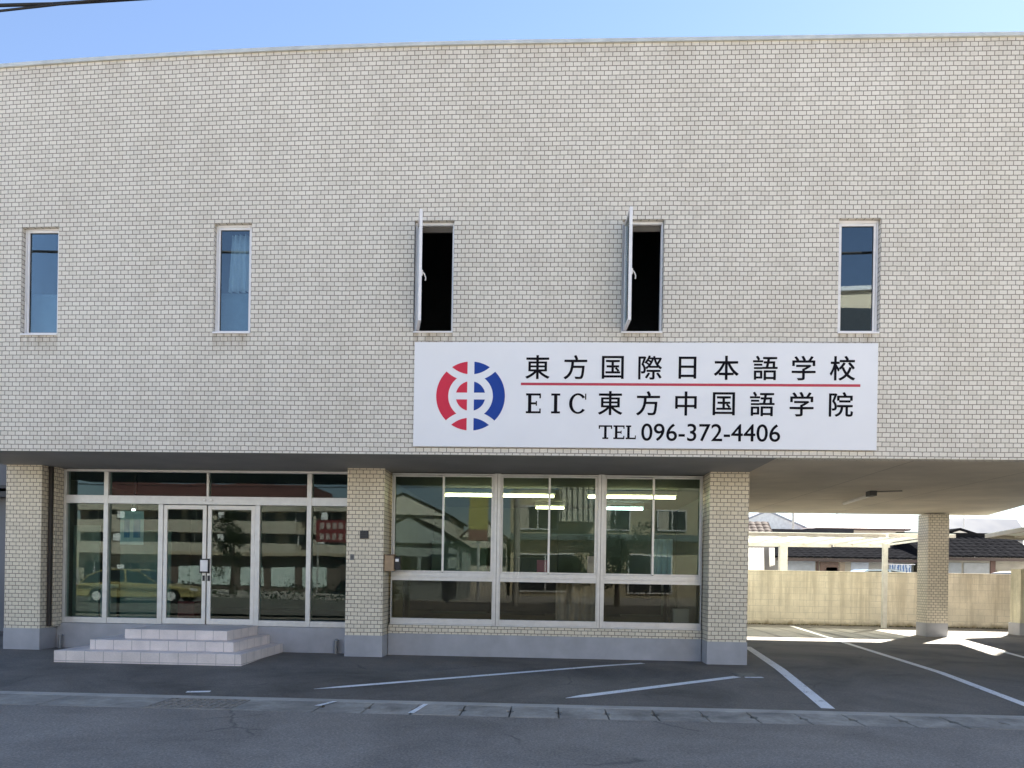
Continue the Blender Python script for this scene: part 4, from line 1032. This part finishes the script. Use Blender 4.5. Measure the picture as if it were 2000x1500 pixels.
b = MB()
for k in range(7): b.box(1.0+k*.4, 1.06+k*.4, -37.39, -37.34, 5.3, 9.0)
b.build('railing', m_dark, tb)
tw = thing('tower_block', 'tall pale tower block far across the road', 'building', (24, -64, 0))
MB().box(14, 44, -80, -62, -.3, 29.6).build('wall', plain('tower block render', (.44, .40, .32), .85), tw)
for k in range(5): MB().box(14.6+k*5.8, 20.2+k*5.8, -61.99, -61.9, 24, 27.9).build('window', m_dw, tw)
MB().box(13.8, 44.2, -80.2, -61.7, 29.6, 30.0).build('roof', m_pale, tw)
ss = thing('street_pole', 'concrete utility pole with transformer across the road, mirrored in the office glass', 'pole', (-1.4, -20, 0))
MB().tube((-1.4, -20, -.1), (-1.4, -20, 11), .17, .11, 14).build('pole', plain('pole concrete', (.33, .31, .28), .85), ss)
MB().tube((-1.05, -20, 6.2), (-1.05, -20, 7.1), .24, .24, 14).build('transformer', plain('transformer grey', (.28, .29, .29), .5), ss)
for z in (7.6, 8.4): MB().box(-2.3, -.5, -20.05, -19.95, z, z+.08).build('cross_arm', m_alu, ss)
for k, (z, y0, lab) in enumerate(((5.6, -19.8, 'lowest'), (6.6, -20.3, 'middle'), (7.7, -19.9, 'highest'))):
    b = MB(); b.path([Vector((-45+i*2.5, y0, z+.0006*(((-45+i*2.5+1.4) % 30)-15)**2-.12)) for i in range(37)], .022, 6)
    tag(b.build('power_cable', m_cable), lab+' of the cables on the utility pole across the road', 'cable', 'overhead power cables')
hd = MB(); rnd = random.Random(5)
for _ in range(1500):
    p = Vector((rnd.uniform(-30, -7), -23.2+rnd.gauss(0, .3), abs(rnd.gauss(.35, .3)))); u = Vector((rnd.gauss(0, 1), rnd.gauss(0, 1), rnd.gauss(0, 1))).normalized(); v = u.orthogonal().normalized(); s_ = rnd.uniform(.06, .13)
    hd.face([p-u*s_, p+v*s_*.6, p+u*s_, p-v*s_*.6])
tag(hd.build('hedge', plain('hedge leaves', (.055, .075, .03), .7, 0, .4, 3)), 'low clipped hedge along the far side of the parking area across the road', 'hedge', kind='stuff')
def tree(x, y, h, r_, lab, seed):
    rnd = random.Random(seed); t = thing('tree', lab, 'tree', (x, y, -.1)); b = MB()
    b.tube((x, y, -.2), (x+.1, y, h*.55), .16, .08, 8)
    for k in range(7):
        a = rnd.uniform(0, 6.28); b.tube((x+.05, y, h*(.28+.05*k)), (x+math.cos(a)*r_*.7, y+math.sin(a)*r_*.7, h*(.5+.06*k)), .05, .015, 6)
    b.build('trunk', plain('bark', (.06, .045, .035), .9, 0, .3, 12), t)
    b = MB(); cl_ = [(x+rnd.gauss(0, r_*.45), y+rnd.gauss(0, r_*.45), h*.62+rnd.gauss(0, h*.15), rnd.uniform(.25, .5)*r_) for _ in range(22)]
    for _ in range(2600):
        c = rnd.choice(cl_); d = Vector((rnd.gauss(0, 1), rnd.gauss(0, 1), rnd.gauss(0, 1))).normalized()*c[3]*rnd.uniform(.5, 1.05); p = Vector(c[:3])+d
        u = Vector((rnd.gauss(0, 1), rnd.gauss(0, 1), rnd.gauss(0, .6))).normalized(); v = u.orthogonal().normalized(); s_ = rnd.uniform(.05, .10)
        b.face([p-u*s_, p+v*s_*.6, p+u*s_, p-v*s_*.6])
    b.build('crown', plain('tree leaves', (.06, .085, .03), .7, 0, .4, 3), t)
tree(3.6, -22, 4.6, 1.5, 'broad leafy tree across the road in front of the beige office block', 1)
tree(1.2, -23.5, 2.6, .9, 'small leafy bush tree left of the broad tree across the road', 2)
tree(-19.5, -30, 5.2, 1.1, 'narrow dark tree at the left of the apartment block', 3)
car('parked_car', 'yellow hatchback car parked across the road, mirrored in the entrance glass', -17.85, -17, -.05, 5.3, plain('yellow car paint', (.40, .34, .15), .25), 1)
